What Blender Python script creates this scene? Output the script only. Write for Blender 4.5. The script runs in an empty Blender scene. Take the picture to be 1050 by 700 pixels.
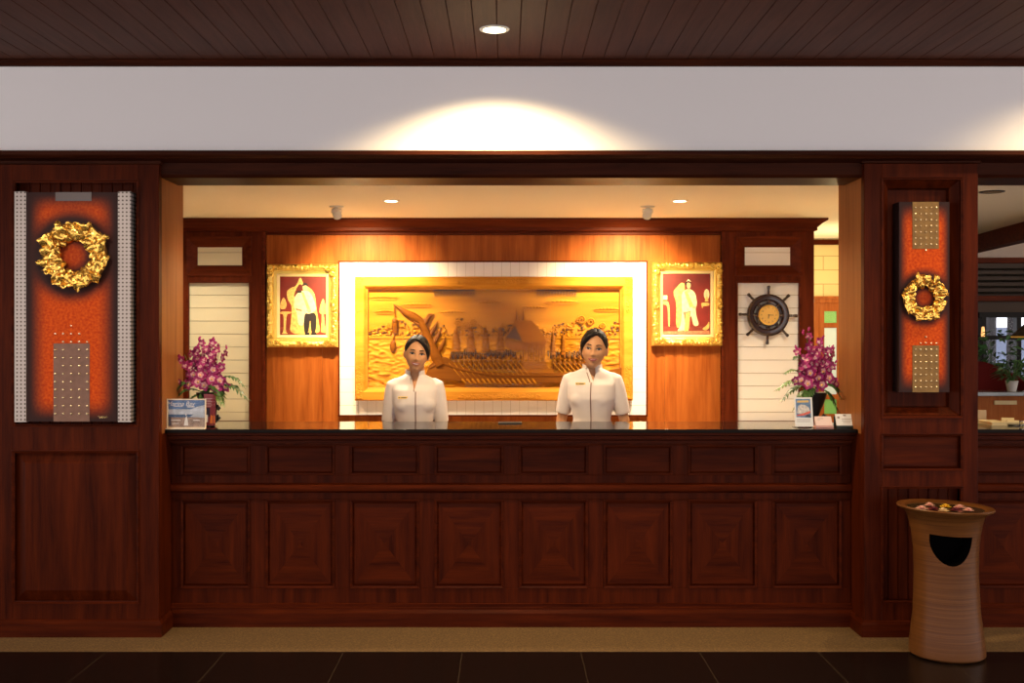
import bpy, bmesh, math, random
from mathutils import Vector, Matrix, noise
from mathutils.bvhtree import BVHTree
random.seed(7)
S = bpy.context.scene
COL = S.collection
PI = math.pi
F, CX, CY, EYE = 1150.0, 518.0, 342.0, 1.62
def PX(px, D): return (px - CX) * D / F          # measured photo column at depth D -> metres
def PZ(py, D): return EYE + (CY - py) * D / F    # measured photo row at depth D -> metres

# ------------------------------------------------------------------ materials
def new_mat(name):
    m = bpy.data.materials.new(name); m.use_nodes = True
    nt = m.node_tree
    return m, nt, nt.nodes['Principled BSDF']
def plain(name, col, rough=.5, metal=0, coat=0, emit=None, es=0, bump=0, bscale=60, spec=None, trans=0, sss=0, vary=0):
    m, nt, b = new_mat(name)
    b.inputs['Base Color'].default_value = (*col, 1)
    b.inputs['Roughness'].default_value = rough
    b.inputs['Metallic'].default_value = metal
    b.inputs['Coat Weight'].default_value = coat
    if spec is not None: b.inputs['Specular IOR Level'].default_value = spec
    if trans: b.inputs['Transmission Weight'].default_value = trans
    if sss:
        b.inputs['Subsurface Weight'].default_value = sss
        b.inputs['Subsurface Radius'].default_value = (.012, .005, .003)
        b.inputs['Subsurface Scale'].default_value = .5
    if emit:
        b.inputs['Emission Color'].default_value = (*emit, 1)
        b.inputs['Emission Strength'].default_value = es
    if bump or vary:
        tc = nt.nodes.new('ShaderNodeTexCoord'); n = nt.nodes.new('ShaderNodeTexNoise')
        n.inputs['Scale'].default_value = bscale; n.inputs['Detail'].default_value = 4
        nt.links.new(tc.outputs['Object'], n.inputs['Vector'])
        if bump:
            bp = nt.nodes.new('ShaderNodeBump'); bp.inputs['Strength'].default_value = bump
            bp.inputs['Distance'].default_value = .01
            nt.links.new(n.outputs['Fac'], bp.inputs['Height']); nt.links.new(bp.outputs['Normal'], b.inputs['Normal'])
        if vary:
            r = nt.nodes.new('ShaderNodeValToRGB')
            r.color_ramp.elements[0].color = (*[c * (1 - vary) for c in col], 1)
            r.color_ramp.elements[1].color = (*[min(1, c * (1 + vary)) for c in col], 1)
            r.color_ramp.elements[0].position = .3; r.color_ramp.elements[1].position = .7
            nt.links.new(n.outputs['Fac'], r.inputs['Fac']); nt.links.new(r.outputs['Color'], b.inputs['Base Color'])
    return m
def wood(name, dark, light, axis='z', rough=.42, scale=1.0, coat=0, spec=.05):
    m, nt, b = new_mat(name)
    N = nt.nodes.new; L = nt.links.new
    tc = N('ShaderNodeTexCoord'); mp = N('ShaderNodeMapping')
    s = {'x': (1.1, 16, 16), 'y': (16, 1.1, 16), 'z': (16, 16, 1.1)}[axis]
    mp.inputs['Scale'].default_value = [v * scale for v in s]
    L(tc.outputs['Object'], mp.inputs['Vector'])
    n1 = N('ShaderNodeTexNoise'); n1.inputs['Scale'].default_value = 1.4; n1.inputs['Detail'].default_value = 6; n1.inputs['Distortion'].default_value = .6
    n2 = N('ShaderNodeTexNoise'); n2.inputs['Scale'].default_value = 9; n2.inputs['Detail'].default_value = 3
    L(mp.outputs['Vector'], n1.inputs['Vector']); L(mp.outputs['Vector'], n2.inputs['Vector'])
    mx = N('ShaderNodeMath'); mx.operation = 'MULTIPLY_ADD'; mx.inputs[1].default_value = .35
    L(n2.outputs['Fac'], mx.inputs[0]); L(n1.outputs['Fac'], mx.inputs[2])
    r = N('ShaderNodeValToRGB'); r.color_ramp.elements[0].position = .45; r.color_ramp.elements[1].position = .9
    r.color_ramp.elements[0].color = (*dark, 1); r.color_ramp.elements[1].color = (*light, 1)
    L(mx.outputs[0], r.inputs['Fac']); L(r.outputs['Color'], b.inputs['Base Color'])
    bp = N('ShaderNodeBump'); bp.inputs['Strength'].default_value = .05; bp.inputs['Distance'].default_value = .004
    L(mx.outputs[0], bp.inputs['Height']); L(bp.outputs['Normal'], b.inputs['Normal'])
    b.inputs['Roughness'].default_value = rough; b.inputs['Coat Weight'].default_value = coat
    b.inputs['Coat Roughness'].default_value = .25; b.inputs['Specular IOR Level'].default_value = spec
    return m
MD, ML = (.028, .0034, .0006), (.084, .0116, .0018)
W_V = wood('mahogany_vertical', MD, ML, 'z')
W_H = wood('mahogany_horizontal', MD, ML, 'x')
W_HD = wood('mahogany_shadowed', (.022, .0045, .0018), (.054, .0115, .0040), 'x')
W_D = wood('mahogany_side', MD, ML, 'y')
W_B = wood('warm_wall_veneer', (.25, .058, .010), (.43, .122, .023), 'z', rough=.4, scale=.8)
W_BD = wood('back_wall_dark', (.060, .009, .003), (.13, .024, .007), 'z')
W_BH = wood('back_wall_dark_horizontal', (.060, .009, .003), (.13, .024, .007), 'x')
W_S = wood('pillar_reveal_lit', (.19, .058, .014), (.30, .105, .030), 'z', scale=.7)  # brighter wood: light from the back room painted into the pillar sides
W_CE = wood('ceiling_planks', (.070, .0215, .0115), (.112, .038, .021), 'y', rough=.5)
W_DOOR = wood('orange_door', (.25, .07, .018), (.42, .14, .04), 'z')
WHITE_WALL = plain('white_plaster', (.85, .80, .79), .8, bump=.02, bscale=200)
CREAM_CEIL = plain('cream_ceiling', (.88, .82, .68), .8)
SHIP_W = plain('white_boards', (.86, .84, .80), .55)
SHIP_L = plain('cream_boards', (.74, .68, .48), .55)
DARK = plain('opening_shade', (.003, .0025, .0025), .9, spec=0)
BLACK_STONE = plain('black_granite', (.008, .0055, .0045), .09, spec=.28)
STONE_EDGE = plain('granite_edge', (.007, .004, .003), .35, spec=.06)
GOLD = plain('gilded', (.92, .52, .10), .27, .85, bump=.22, bscale=60)
GOLDY = plain('gilt_frame', (.92, .66, .16), .32, .85, bump=.35, bscale=140)
GOLD_D = plain('gilt_groove', (.55, .34, .06), .45, .8)
LINER = plain('pale_gold_liner', (.88, .74, .40), .5, .3)
CARVE = wood('carved_teak', (.36, .125, .007), (.60, .26, .020), 'x', rough=.42, scale=.7)
CARVE_D = plain('carved_teak_shade', (.085, .026, .003), .5, bump=.3, bscale=150)
FRAME_T = wood('teak_frame', (.50, .19, .018), (.68, .30, .04), 'x', rough=.36, scale=.7)
STEEL = plain('brushed_steel', (.62, .56, .54), .42, .75)
BRONZE_PL = plain('bronze_plate', (.17, .085, .055), .42, .6, vary=.15, bscale=30)
BRASS_PL = plain('brass_plate', (.21, .105, .024), .45, .5, vary=.2, bscale=30)
RIVET = plain('rivet_brass', (.95, .75, .42), .25, .9)
BLACK_METAL = plain('black_iron', (.015, .011, .010), .4, .3)
WHITE_PL = plain('white_paint', (.80, .78, .74), .45)
GREY_PL = plain('grey_lamp_housing', (.62, .60, .54), .45)
LENS = plain('lit_lens', (1, .9, .7), .4, emit=(1, .80, .48), es=14)
PAPER = plain('paper_white', (.82, .80, .76), .6)
PAPER_P = plain('paper_pink', (.80, .60, .54), .6)
PAPER_C = plain('paper_cream', (.62, .48, .24), .65)
def vmath(nt, op, *a):
    n = nt.nodes.new('ShaderNodeMath'); n.operation = op
    for i, v in enumerate(a):
        if isinstance(v, (int, float)): n.inputs[i].default_value = v
        else: nt.links.new(v, n.inputs[i])
    return n.outputs[0]

def glass(name, fac=.92, tint=(1, 1, 1)):
    m, nt, b = new_mat(name); nt.nodes.remove(b)
    o = nt.nodes['Material Output']; t = nt.nodes.new('ShaderNodeBsdfTransparent'); g = nt.nodes.new('ShaderNodeBsdfGlossy')
    t.inputs['Color'].default_value = (*tint, 1); g.inputs['Roughness'].default_value = .02
    mix = nt.nodes.new('ShaderNodeMixShader'); fr = nt.nodes.new('ShaderNodeLayerWeight'); fr.inputs['Blend'].default_value = .5
    fz = vmath(nt, 'MULTIPLY_ADD', vmath(nt, 'POWER', fr.outputs['Facing'], 5.0), 0.8, .004)
    nt.links.new(fz, mix.inputs[0]); nt.links.new(t.outputs[0], mix.inputs[1]); nt.links.new(g.outputs[0], mix.inputs[2])
    nt.links.new(mix.outputs[0], o.inputs[0]); return m
GLASS = glass('clear_glass')
# ------------------------------------------------------------------ mesh builder
class MB:
    def __init__(s): s.v = []; s.f = []; s.m = []; s.cur = 0
    def add(s, vs, fs):
        o = len(s.v); s.v += [tuple(v) for v in vs]
        for f in fs: s.f.append([i + o for i in f]); s.m.append(s.cur)
        return s
    def box(s, x0, x1, y0, y1, z0, z1):
        return s.add([(x0, y0, z0), (x1, y0, z0), (x1, y1, z0), (x0, y1, z0), (x0, y0, z1), (x1, y0, z1), (x1, y1, z1), (x0, y1, z1)],
                     [(0, 3, 2, 1), (4, 5, 6, 7), (0, 1, 5, 4), (1, 2, 6, 5), (2, 3, 7, 6), (3, 0, 4, 7)])
    def loft(s, rings, cap=True, closed=True):
        n = len(rings[0]); vs = [p for r in rings for p in r]; fs = []
        for i in range(len(rings) - 1):
            for j in range(n if closed else n - 1):
                k = (j + 1) % n
                fs.append((i * n + j, i * n + k, (i + 1) * n + k, (i + 1) * n + j))
        if cap and closed:
            fs.append(tuple(range(n - 1, -1, -1))); fs.append(tuple(range((len(rings) - 1) * n, len(rings) * n)))
        return s.add(vs, fs)
    def lathe(s, prof, c=(0, 0, 0), n=32, axis='z', cap=True):
        rings = []
        for r, h in prof:
            ring = []
            for j in range(n):
                a = 2 * PI * j / n
                p = (r * math.cos(a), r * math.sin(a), h)
                if axis == 'y': p = (p[0], h, -p[1])
                elif axis == 'x': p = (h, p[0], p[1])
                ring.append((p[0] + c[0], p[1] + c[1], p[2] + c[2]))
            rings.append(ring)
        return s.loft(rings, cap)
    def tube(s, pts, rad, n=8, cap=True):
        pts = [Vector(p) for p in pts]
        if not isinstance(rad, (list, tuple)): rad = [rad] * len(pts)
        rings = []; up = None
        for i, p in enumerate(pts):
            t = (pts[min(i + 1, len(pts) - 1)] - pts[max(i - 1, 0)]).normalized()
            if up is None:
                up = Vector((0, 0, 1)) if abs(t.z) < .9 else Vector((1, 0, 0))
            a = t.cross(up).normalized(); b = a.cross(t).normalized(); up = b
            rings.append([p + (a * math.cos(2 * PI * j / n) + b * math.sin(2 * PI * j / n)) * rad[i] for j in range(n)])
        return s.loft(rings, cap)
    def ball(s, c, r, nu=12, nv=8):
        if not isinstance(r, (list, tuple)): r = (r, r, r)
        vs = [(c[0], c[1], c[2] - r[2])]; fs = []
        for i in range(1, nv):
            ph = -PI / 2 + PI * i / nv
            for j in range(nu):
                a = 2 * PI * j / nu
                vs.append((c[0] + r[0] * math.cos(ph) * math.cos(a), c[1] + r[1] * math.cos(ph) * math.sin(a), c[2] + r[2] * math.sin(ph)))
        vs.append((c[0], c[1], c[2] + r[2])); T = len(vs) - 1
        for j in range(nu):
            k = (j + 1) % nu
            fs.append((0, 1 + k, 1 + j)); fs.append((T, T - nu + j, T - nu + k))
            for i in range(nv - 2):
                a = 1 + i * nu
                fs.append((a + j, a + k, a + nu + k, a + nu + j))
        return s.add(vs, fs)
    def capsule(s, a, b, ra, rb, n=14):
        a = Vector(a); b = Vector(b); t = (b - a).normalized(); pts = []; rr = []
        for k in range(5):
            q = PI / 2 * (1 - k / 4); pts.append(a - t * ra * math.sin(q)); rr.append(max(1e-4, ra * math.cos(q)))
        for k in range(5):
            q = PI / 2 * k / 4; pts.append(b + t * rb * math.sin(q)); rr.append(max(1e-4, rb * math.cos(q)))
        return s.tube(pts, rr, n)
    def prism(s, poly, y0, y1):          # poly of (x,z), extruded along y
        n = len(poly)
        vs = [(x, y0, z) for x, z in poly] + [(x, y1, z) for x, z in poly]
        fs = [tuple(range(n)), tuple(range(2 * n - 1, n - 1, -1))]
        for i in range(n):
            k = (i + 1) % n; fs.append((i, i + n, k + n, k))
        return s.add(vs, fs)
    def rect_sweep(s, x0, x1, z0, z1, prof, close=True):
        """mitred rectangular frame; prof = [(inset, y)] from the outer edge inwards"""
        rings = []
        for ins, y in prof:
            rings.append([(x0 + ins, y, z0 + ins), (x1 - ins, y, z0 + ins), (x1 - ins, y, z1 - ins), (x0 + ins, y, z1 - ins)])
        if close: rings.append(rings[0])
        return s.loft(rings, cap=False)
    def quadz(s, pts): return s.add(pts, [tuple(range(len(pts)))])
    def build(s, name, mats, parent=None, smooth=None, bevel=0, subsurf=0, origin=None):
        if not isinstance(mats, (list, tuple)): mats = [mats]
        if parent is not None:
            org = wloc(parent)
        elif origin is not None:
            org = Vector(origin)
        else:
            xs = [v[0] for v in s.v]; ys = [v[1] for v in s.v]; zs = [v[2] for v in s.v]
            org = Vector(((min(xs) + max(xs)) / 2, (min(ys) + max(ys)) / 2, min(zs)))
        me = bpy.data.meshes.new(name)
        me.from_pydata([tuple(Vector(v) - org) for v in s.v], [], s.f)
        for m in mats: me.materials.append(m)
        for p, mi in zip(me.polygons, s.m): p.material_index = mi
        bm = bmesh.new(); bm.from_mesh(me); bmesh.ops.recalc_face_normals(bm, faces=bm.faces); bm.to_mesh(me); bm.free()
        if smooth is not None:
            for p in me.polygons: p.use_smooth = True
            me.set_sharp_from_angle(angle=math.radians(smooth))
        me.update()
        o = bpy.data.objects.new(name, me); COL.objects.link(o)
        if parent is not None: o.parent = parent
        else: o.location = org
        if bevel:
            b = o.modifiers.new('edge', 'BEVEL'); b.width = bevel; b.segments = 2; b.limit_method = 'ANGLE'; b.angle_limit = math.radians(40)
        if subsurf:
            b = o.modifiers.new('sub', 'SUBSURF'); b.levels = subsurf; b.render_levels = subsurf
        return o
def wloc(o):
    v = Vector((0, 0, 0))
    while o is not None: v = v + o.location; o = o.parent
    return v
def tag(o, label, cat, group=None):
    o['label'] = label; o['category'] = cat
    if group: o['group'] = group
    return o
def struct(o): o['kind'] = 'structure'; return o
def thing(name, loc, label, cat, group=None):
    o = bpy.data.objects.new(name, None); o.empty_display_size = .1; COL.objects.link(o); o.location = loc
    return tag(o, label, cat, group)
def sthing(name, loc):
    o = bpy.data.objects.new(name, None); o.empty_display_size = .1; COL.objects.link(o); o.location = loc
    return struct(o)
def dup(o, parent=None, loc=None):
    c = o.copy(); COL.objects.link(c)
    if parent is not None: c.parent = parent
    if loc is not None: c.location = loc
    for ch in [x for x in list(COL.objects) if x.parent == o]: dup(ch, c)
    return c
def bake(o, mods):
    """evaluate temporary modifiers into the mesh"""
    for kind, kw in mods:
        m = o.modifiers.new('t', kind)
        for k, v in kw.items(): setattr(m, k, v)
    dg = bpy.context.evaluated_depsgraph_get(); dg.update()
    me = bpy.data.meshes.new_from_object(o.evaluated_get(dg))
    o.modifiers.clear(); o.data = me
    return o
def holes_face(mb, x0, x1, z0, z1, y0, y1, hx0, hx1, holes):
    """a board face with a vertical stack of rectangular openings (list of (z0,z1) low to high)"""
    mb.box(x0, hx0, y0, y1, z0, z1); mb.box(hx1, x1, y0, y1, z0, z1)
    z = z0
    for a, b in holes:
        if a > z: mb.box(hx0, hx1, y0, y1, z, a)
        z = b
    if z1 > z: mb.box(hx0, hx1, y0, y1, z, z1)
def moulding(mb, x0, x1, z0, z1, y, w=.02, h=.012):
    mb.rect_sweep(x0, x1, z0, z1, [(0, y + .002), (0, y - h), (w * .35, y - h), (w * .6, y - h * .35), (w, y - h * .2), (w, y + .002)])
def text_mesh(mb, txt, x, y, z, size, depth=.001, align='CENTER', shear=0):
    c = bpy.data.curves.new('t', 'FONT'); c.body = txt; c.size = size; c.align_x = align; c.align_y = 'CENTER'; c.extrude = depth / 2; c.shear = shear
    o = bpy.data.objects.new('t', c); COL.objects.link(o)
    dg = bpy.context.evaluated_depsgraph_get(); me = bpy.data.meshes.new_from_object(o.evaluated_get(dg))
    mb.add([(x + v.co.x, y - v.co.z, z + v.co.y) for v in me.vertices], [tuple(p.vertices) for p in me.polygons])
    bpy.data.objects.remove(o); bpy.data.curves.remove(c); bpy.data.meshes.remove(me)

# ------------------------------------------------------------------ key depths (metres from the camera plane)
DP = 6.00        # pillar faces
DC = 6.22        # counter face
DW = 8.65        # back wall
ZCF = 3.064      # hall ceiling
ZCB = 2.50       # ceiling behind the counter
XL, XR = PX(163, DP), PX(886, DP)      # pillar inner edges
XR2 = PX(1003, DP)

# ================================================================== SETTING
def tile_mat():
    m, nt, b = new_mat('black_floor_tiles'); N = nt.nodes.new; L = nt.links.new
    tc = N('ShaderNodeTexCoord'); sp = N('ShaderNodeSeparateXYZ'); L(tc.outputs['Object'], sp.inputs[0])
    def groove(v, off):
        a = vmath(nt, 'ADD', v, off); a = vmath(nt, 'DIVIDE', a, .604); a = vmath(nt, 'FRACT', a)
        a = vmath(nt, 'SUBTRACT', a, .5); a = vmath(nt, 'ABSOLUTE', a)
        return vmath(nt, 'GREATER_THAN', a, .4965)
    g = vmath(nt, 'MAXIMUM', groove(sp.outputs['X'], 60.4 + .219), groove(sp.outputs['Y'], 60.4 - 5.715))
    n = N('ShaderNodeTexNoise'); n.inputs['Scale'].default_value = 40; L(tc.outputs['Object'], n.inputs['Vector'])
    r = N('ShaderNodeValToRGB'); r.color_ramp.elements[0].color = (.004, .0025, .002, 1); r.color_ramp.elements[1].color = (.011, .007, .006, 1)
    L(n.outputs['Fac'], r.inputs[0])
    mx = N('ShaderNodeMix'); mx.data_type = 'RGBA'; L(g, mx.inputs[0]); L(r.outputs[0], mx.inputs[6]); mx.inputs[7].default_value = (.05, .035, .022, 1)
    L(mx.outputs[2], b.inputs['Base Color'])
    b.inputs['Roughness'].default_value = .24; b.inputs['Specular IOR Level'].default_value = .22
    return m
floor = struct(MB().box(-7, 7, -5, 5.715, -.10, 0).build('floor', tile_mat(), origin=(0, 0, 0)))
def granite_mat():
    m, nt, b = new_mat('tan_granite'); N = nt.nodes.new; L = nt.links.new
    tc = N('ShaderNodeTexCoord'); n = N('ShaderNodeTexNoise'); n.inputs['Scale'].default_value = 120; n.inputs['Detail'].default_value = 5
    v = N('ShaderNodeTexVoronoi'); v.inputs['Scale'].default_value = 90
    L(tc.outputs['Object'], n.inputs['Vector']); L(tc.outputs['Object'], v.inputs['Vector'])
    a = vmath(nt, 'MULTIPLY_ADD', v.outputs['Distance'], .5, n.outputs['Fac'])
    r = N('ShaderNodeValToRGB'); r.color_ramp.elements[0].position = .42; r.color_ramp.elements[1].position = 1.0
    r.color_ramp.elements[0].color = (.055, .028, .010, 1); r.color_ramp.elements[1].color = (.26, .155, .066, 1)
    L(a, r.inputs[0]); L(r.outputs[0], b.inputs['Base Color']); b.inputs['Roughness'].default_value = .5
    return m
struct(MB().box(-7, 7, 5.715, 6.6, -.10, 0).build('floor_border', granite_mat()))
struct(MB().box(-7, 9, 6.6, 12, -.10, 0).build('floor_back', plain('back_floor', (.72, .60, .42), .5)))
# hall ceiling: dark planks running away from the viewer, with V grooves
mb = MB(); pw = PX(500 + 75 / 3.5, 5.93) - PX(500, 5.93); x = -7.0
while x < 7:
    mb.add([(x + .003, -5, ZCF), (x + pw - .003, -5, ZCF), (x + pw - .003, 5.95, ZCF), (x + .003, 5.95, ZCF),
            (x, -5, ZCF + .004), (x + pw, -5, ZCF + .004), (x + pw, 5.95, ZCF + .004), (x, 5.95, ZCF + .004)],
           [(0, 1, 2, 3), (0, 3, 7, 4), (1, 5, 6, 2)])
    x += pw
mb.box(-7, 7, -5, 6, ZCF + .01, ZCF + .1)
struct(mb.build('ceiling', W_CE, origin=(0, 0, 0)))
# white header wall and its wood edge
struct(MB().box(-7, 7, 5.93, 6.1, 2.584, ZCF - .012).build('wall_header', WHITE_WALL))
mb = MB(); mb.box(-7, 7, 5.905, 5.93, ZCF - .034, ZCF - .001); mb.box(-7, 7, 5.89, 5.905, ZCF - .018, ZCF - .001)
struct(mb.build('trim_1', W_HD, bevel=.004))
# beam under the header
mb = MB()
prof = [(5.90, 2.584), (5.90, 2.562), (5.925, 2.548), (5.96, 2.545), (6.03, 2.538), (6.03, 2.475), (6.045, 2.459), (6.35, 2.459), (6.35, 2.584)]
mb.loft([[(X_, y, z) for y, z in prof] for X_ in (-7, 7)])
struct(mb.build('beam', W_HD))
# ceiling behind the counter
struct(MB().box(-3.5, 8.5, 6.2, 10.9, ZCB, ZCB + .08).build('ceiling_back', CREAM_CEIL))

# ---------------- pillars
def crown(mb, x0, x1, yf, yb, zt, zb, out=.05):
    steps = [(0, zb - .004), (.012, zb), (.012, zb + (zt - zb) * .3), (out * .55, zb + (zt - zb) * .55), (out, zb + (zt - zb) * .75), (out, zt), (0, zt)]
    rings = []
    for o, z in steps:
        rings.append([(x0 - o, yb, z), (x0 - o, yf - o, z), (x1 + o, yf - o, z), (x1 + o, yb, z)])
    mb.loft(rings, cap=True)
def plinth(mb, x0, x1, yf, yb, zt, out=.018):
    steps = [(0, zt + .012), (out * .4, zt + .008), (out * .6, zt), (out, zt - .01), (out, 0), (0, 0)]
    mb.loft([[(x0 - o, yb, z), (x0 - o, yf - o, z), (x1 + o, yf - o, z), (x1 + o, yb, z)] for o, z in steps])
def grooved(mb, x0, x1, y, z0, z1, pitch):
    n = max(1, round((x1 - x0) / pitch)); p = (x1 - x0) / n
    for i in range(n):
        a = x0 + i * p
        mb.add([(a + .004, y, z0), (a + p - .004, y, z0), (a + p - .004, y, z1), (a + .004, y, z1), (a, y + .006, z0), (a + p, y + .006, z0), (a + p, y + .006, z1), (a, y + .006, z1)],
               [(0, 1, 2, 3), (4, 0, 3, 7), (1, 5, 6, 2)])
def raised_panel(mb, x0, x1, z0, z1, y, w, rise):
    mb.rect_sweep(x0, x1, z0, z1, [(0, y + .012), (0, y), (w, y - rise)], close=False)
    mb.quadz([(x0 + w, y - rise, z0 + w), (x1 - w, y - rise, z0 + w), (x1 - w, y - rise, z1 - w), (x0 + w, y - rise, z1 - w)])

# left pillar: wide cabinet front
pl = sthing('pillar_left', ((XL - 1.6) / 2 - .8, 6.2, 0))
X0 = -6.0
hx0, hx1 = PX(13, DP), PX(142, DP)
nz0, nz1 = PZ(437, DP), PZ(185, DP)
bz0, bz1 = PZ(618, DP), PZ(462, DP)
mb = MB(); holes_face(mb, X0, XL, 0, 2.53, 6.0, 6.05, hx0, hx1, [(bz0, bz1), (nz0, nz1)])
mb.build('face_frame', W_V, pl, bevel=.003)
mb = MB(); mb.box(X0, XL - .02, 6.12, 6.45, 0, 2.54); mb.build('carcass', W_V, pl)
MB().box(XL - .02, XL, 6.05, 6.45, 1.08, 2.54).build('side_board', W_S, pl); MB().box(XL - .02, XL, 6.05, 6.45, 0, 1.08).build('lower_side_board', W_V, pl)
mb = MB(); grooved(mb, hx0, hx1, 6.085, nz0, nz1, .058); mb.build('grooved_board', W_V, pl)
mb = MB(); raised_panel(mb, hx0, hx1, bz0, bz1, 6.026, .068, .024); mb.build('raised_panel', W_V, pl, bevel=.002)
mb = MB(); moulding(mb, hx0 - .004, hx1 + .004, nz0 - .004, nz1 + .004, 6.0, .016, .008); moulding(mb, hx0 - .004, hx1 + .004, bz0 - .004, bz1 + .004, 6.0, .016, .01); mb.build('bead_moulding', W_H, pl)
mb = MB(); plinth(mb, X0, XL, 6.0, 6.45, PZ(637, DP)); mb.build('base_moulding', W_H, pl)
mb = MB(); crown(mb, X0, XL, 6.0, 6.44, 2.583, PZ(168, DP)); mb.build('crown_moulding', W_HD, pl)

# right pillar
pr = sthing('pillar_right', ((XR + XR2) / 2, 6.2, 0))
hx0, hx1 = PX(904, DP), PX(987, DP)
hz = [(PZ(617, DP), PZ(499, DP)), (PZ(482, DP), PZ(445, DP)), (PZ(428, DP), PZ(182, DP))]
mb = MB(); holes_face(mb, XR, XR2, 0, 2.53, 6.0, 6.05, hx0, hx1, hz); mb.build('face_frame', W_V, pr, bevel=.003)
mb = MB(); mb.box(XR + .02, XR2 - .02, 6.12, 6.46, 0, 2.54); mb.build('carcass', W_V, pr)
for a in (XR, XR2 - .02):
    MB().box(a, a + .02, 6.05, 6.46, 1.08, 2.54).build('side_board', W_S, pr); MB().box(a, a + .02, 6.05, 6.46, 0, 1.08).build('lower_side_board', W_V, pr)
mb = MB(); grooved(mb, hx0, hx1, 6.06, hz[0][0], hz[0][1], .052); mb.build('grooved_board', W_V, pr)
mb = MB(); raised_panel(mb, hx0, hx1, hz[1][0], hz[1][1], 6.03, .02, .008); mb.build('drawer_panel', W_H, pr)
mb = MB(); mb.box(hx0, hx1, 6.085, 6.095, hz[2][0], hz[2][1]); mb.build('niche_board', W_V, pr)
mb = MB(); mb.rect_sweep(hx0, hx1, hz[2][0], hz[2][1], [(0, 6.02), (.012, 6.012), (.05, 6.055), (.055, 6.084), (0, 6.084)]); mb.build('niche_moulding', W_V, pr)
mb = MB()
for a, b in hz: moulding(mb, hx0 - .004, hx1 + .004, a - .004, b + .004, 6.0, .014, .008)
mb.build('bead_moulding', W_H, pr)
mb = MB(); plinth(mb, XR, XR2, 6.0, 6.46, PZ(638, DP)); mb.build('base_moulding', W_H, pr)
mb = MB(); crown(mb, XR, XR2, 6.0, 6.44, 2.583, PZ(167, DP)); mb.build('crown_moulding', W_HD, pr)

# ---------------- back wall
XBL, XBR = -3.4, PX(833, DW)
wb = sthing('wall_back', (0, DW + .1, 0))
MB().box(XBL, XBR, DW + .02, DW + .14, 0, ZCB - .001).build('backing', W_BD, wb)
xa, xb = PX(272, DW), PX(740, DW)
n = 8; p = (xb - xa) / n; mb = MB()
for i in range(n): mb.box(xa + i * p + .0006, xa + (i + 1) * p - .0006, DW, DW + .02, .02, PZ(238, DW))
mb.build('veneer_panel', W_B, wb)
def cornice(mb, x0, x1, y, zt, zb):
    pr_ = [(0, zb), (.02, zb + .008), (.02, zb + .03), (.035, zb + .045), (.05, zb + .06), (.075, zt - .02), (.085, zt - .015), (.085, zt), (0, zt)]
    mb.loft([[(x0, y + .02, z), (x0, y - o, z), (x1 + o, y - o, z), (x1 + o, y + .14, z)] for o, z in pr_])
mb = MB(); cornice(mb, XBL, XBR, DW - .05, ZCB - .001, PZ(238, DW)); mb.build('cornice', W_BH, wb)
# side bays with shiplap boards
def bay(x0, x1, lx0, lx1, sx0, sx1, mat):
    y0 = DW - .05
    lz0, lz1 = .95, PZ(290, DW); sz0, sz1 = PZ(274, DW), PZ(252, DW)
    f = MB(); zt = PZ(238, DW)
    f.box(x0, lx0, y0, DW + .02, 0, zt); f.box(lx1, x1, y0, DW + .02, 0, zt)
    f.box(lx0, lx1, y0, DW + .02, 0, lz0); f.box(lx0, lx1, y0, DW + .02, lz1, sz0 - .06); f.box(lx0, lx1, y0, DW + .02, sz1 + .06, zt)
    o = f.build('bay_frame', W_BD, wb, bevel=.003)
    f = MB(); f.rect_sweep(lx0 - .02, lx1 + .02, sz0 - .07, sz1 + .07, [(0, y0 + .002), (0, y0 - .012), (.012, y0 - .012), (.06 + .02, y0 + .03), (.085, y0 + .04), (0, y0 + .04)])
    f.build('bay_moulding', W_BH, wb)
    f = MB(); moulding(f, lx0 - .012, lx1 + .012, lz0 - .012, lz1 + .012, y0, .014, .008); f.build('bay_bead', W_BH, wb)
    def boards(z0, z1, zphase, name):
        b = MB(); p_ = .1; z = zphase
        while z > z0: z -= p_
        while z < z1:
            a, c = max(z + .002, z0), min(z + p_ - .002, z1)
            if c - a > .003: b.box(lx0, lx1, DW - .015, DW + .005, a, c)
            z += p_
        b.cur = 1; b.box(lx0, lx1, DW + .001, DW + .006, z0, z1)
        b.build(name, [mat, CREAM_GAP], wb)
    boards(lz0, lz1, PZ(302.5, DW), 'shiplap_boards'); boards(sz0 - .02, sz1 + .02, PZ(259, DW), 'shiplap_vent')
CREAM_GAP = plain('board_gap', (.46, .39, .27), .8)
bay(XBL, xa, PX(195, DW), PX(257, DW), PX(201, DW), PX(251, DW), SHIP_L)
bay(xb, XBR, PX(755, DW), PX(818, DW), PX(761, DW), PX(812, DW), SHIP_W)
mb = MB()
for X_ in (xa, xb): mb.box(X_ - .012, X_ + .012, DW - .062, DW, 0, PZ(238, DW))
mb.box(xa, xb, DW - .02, DW, PZ(241, DW), PZ(238, DW))
mb.build('edge_moulding', W_BH, wb, bevel=.004)
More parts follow.
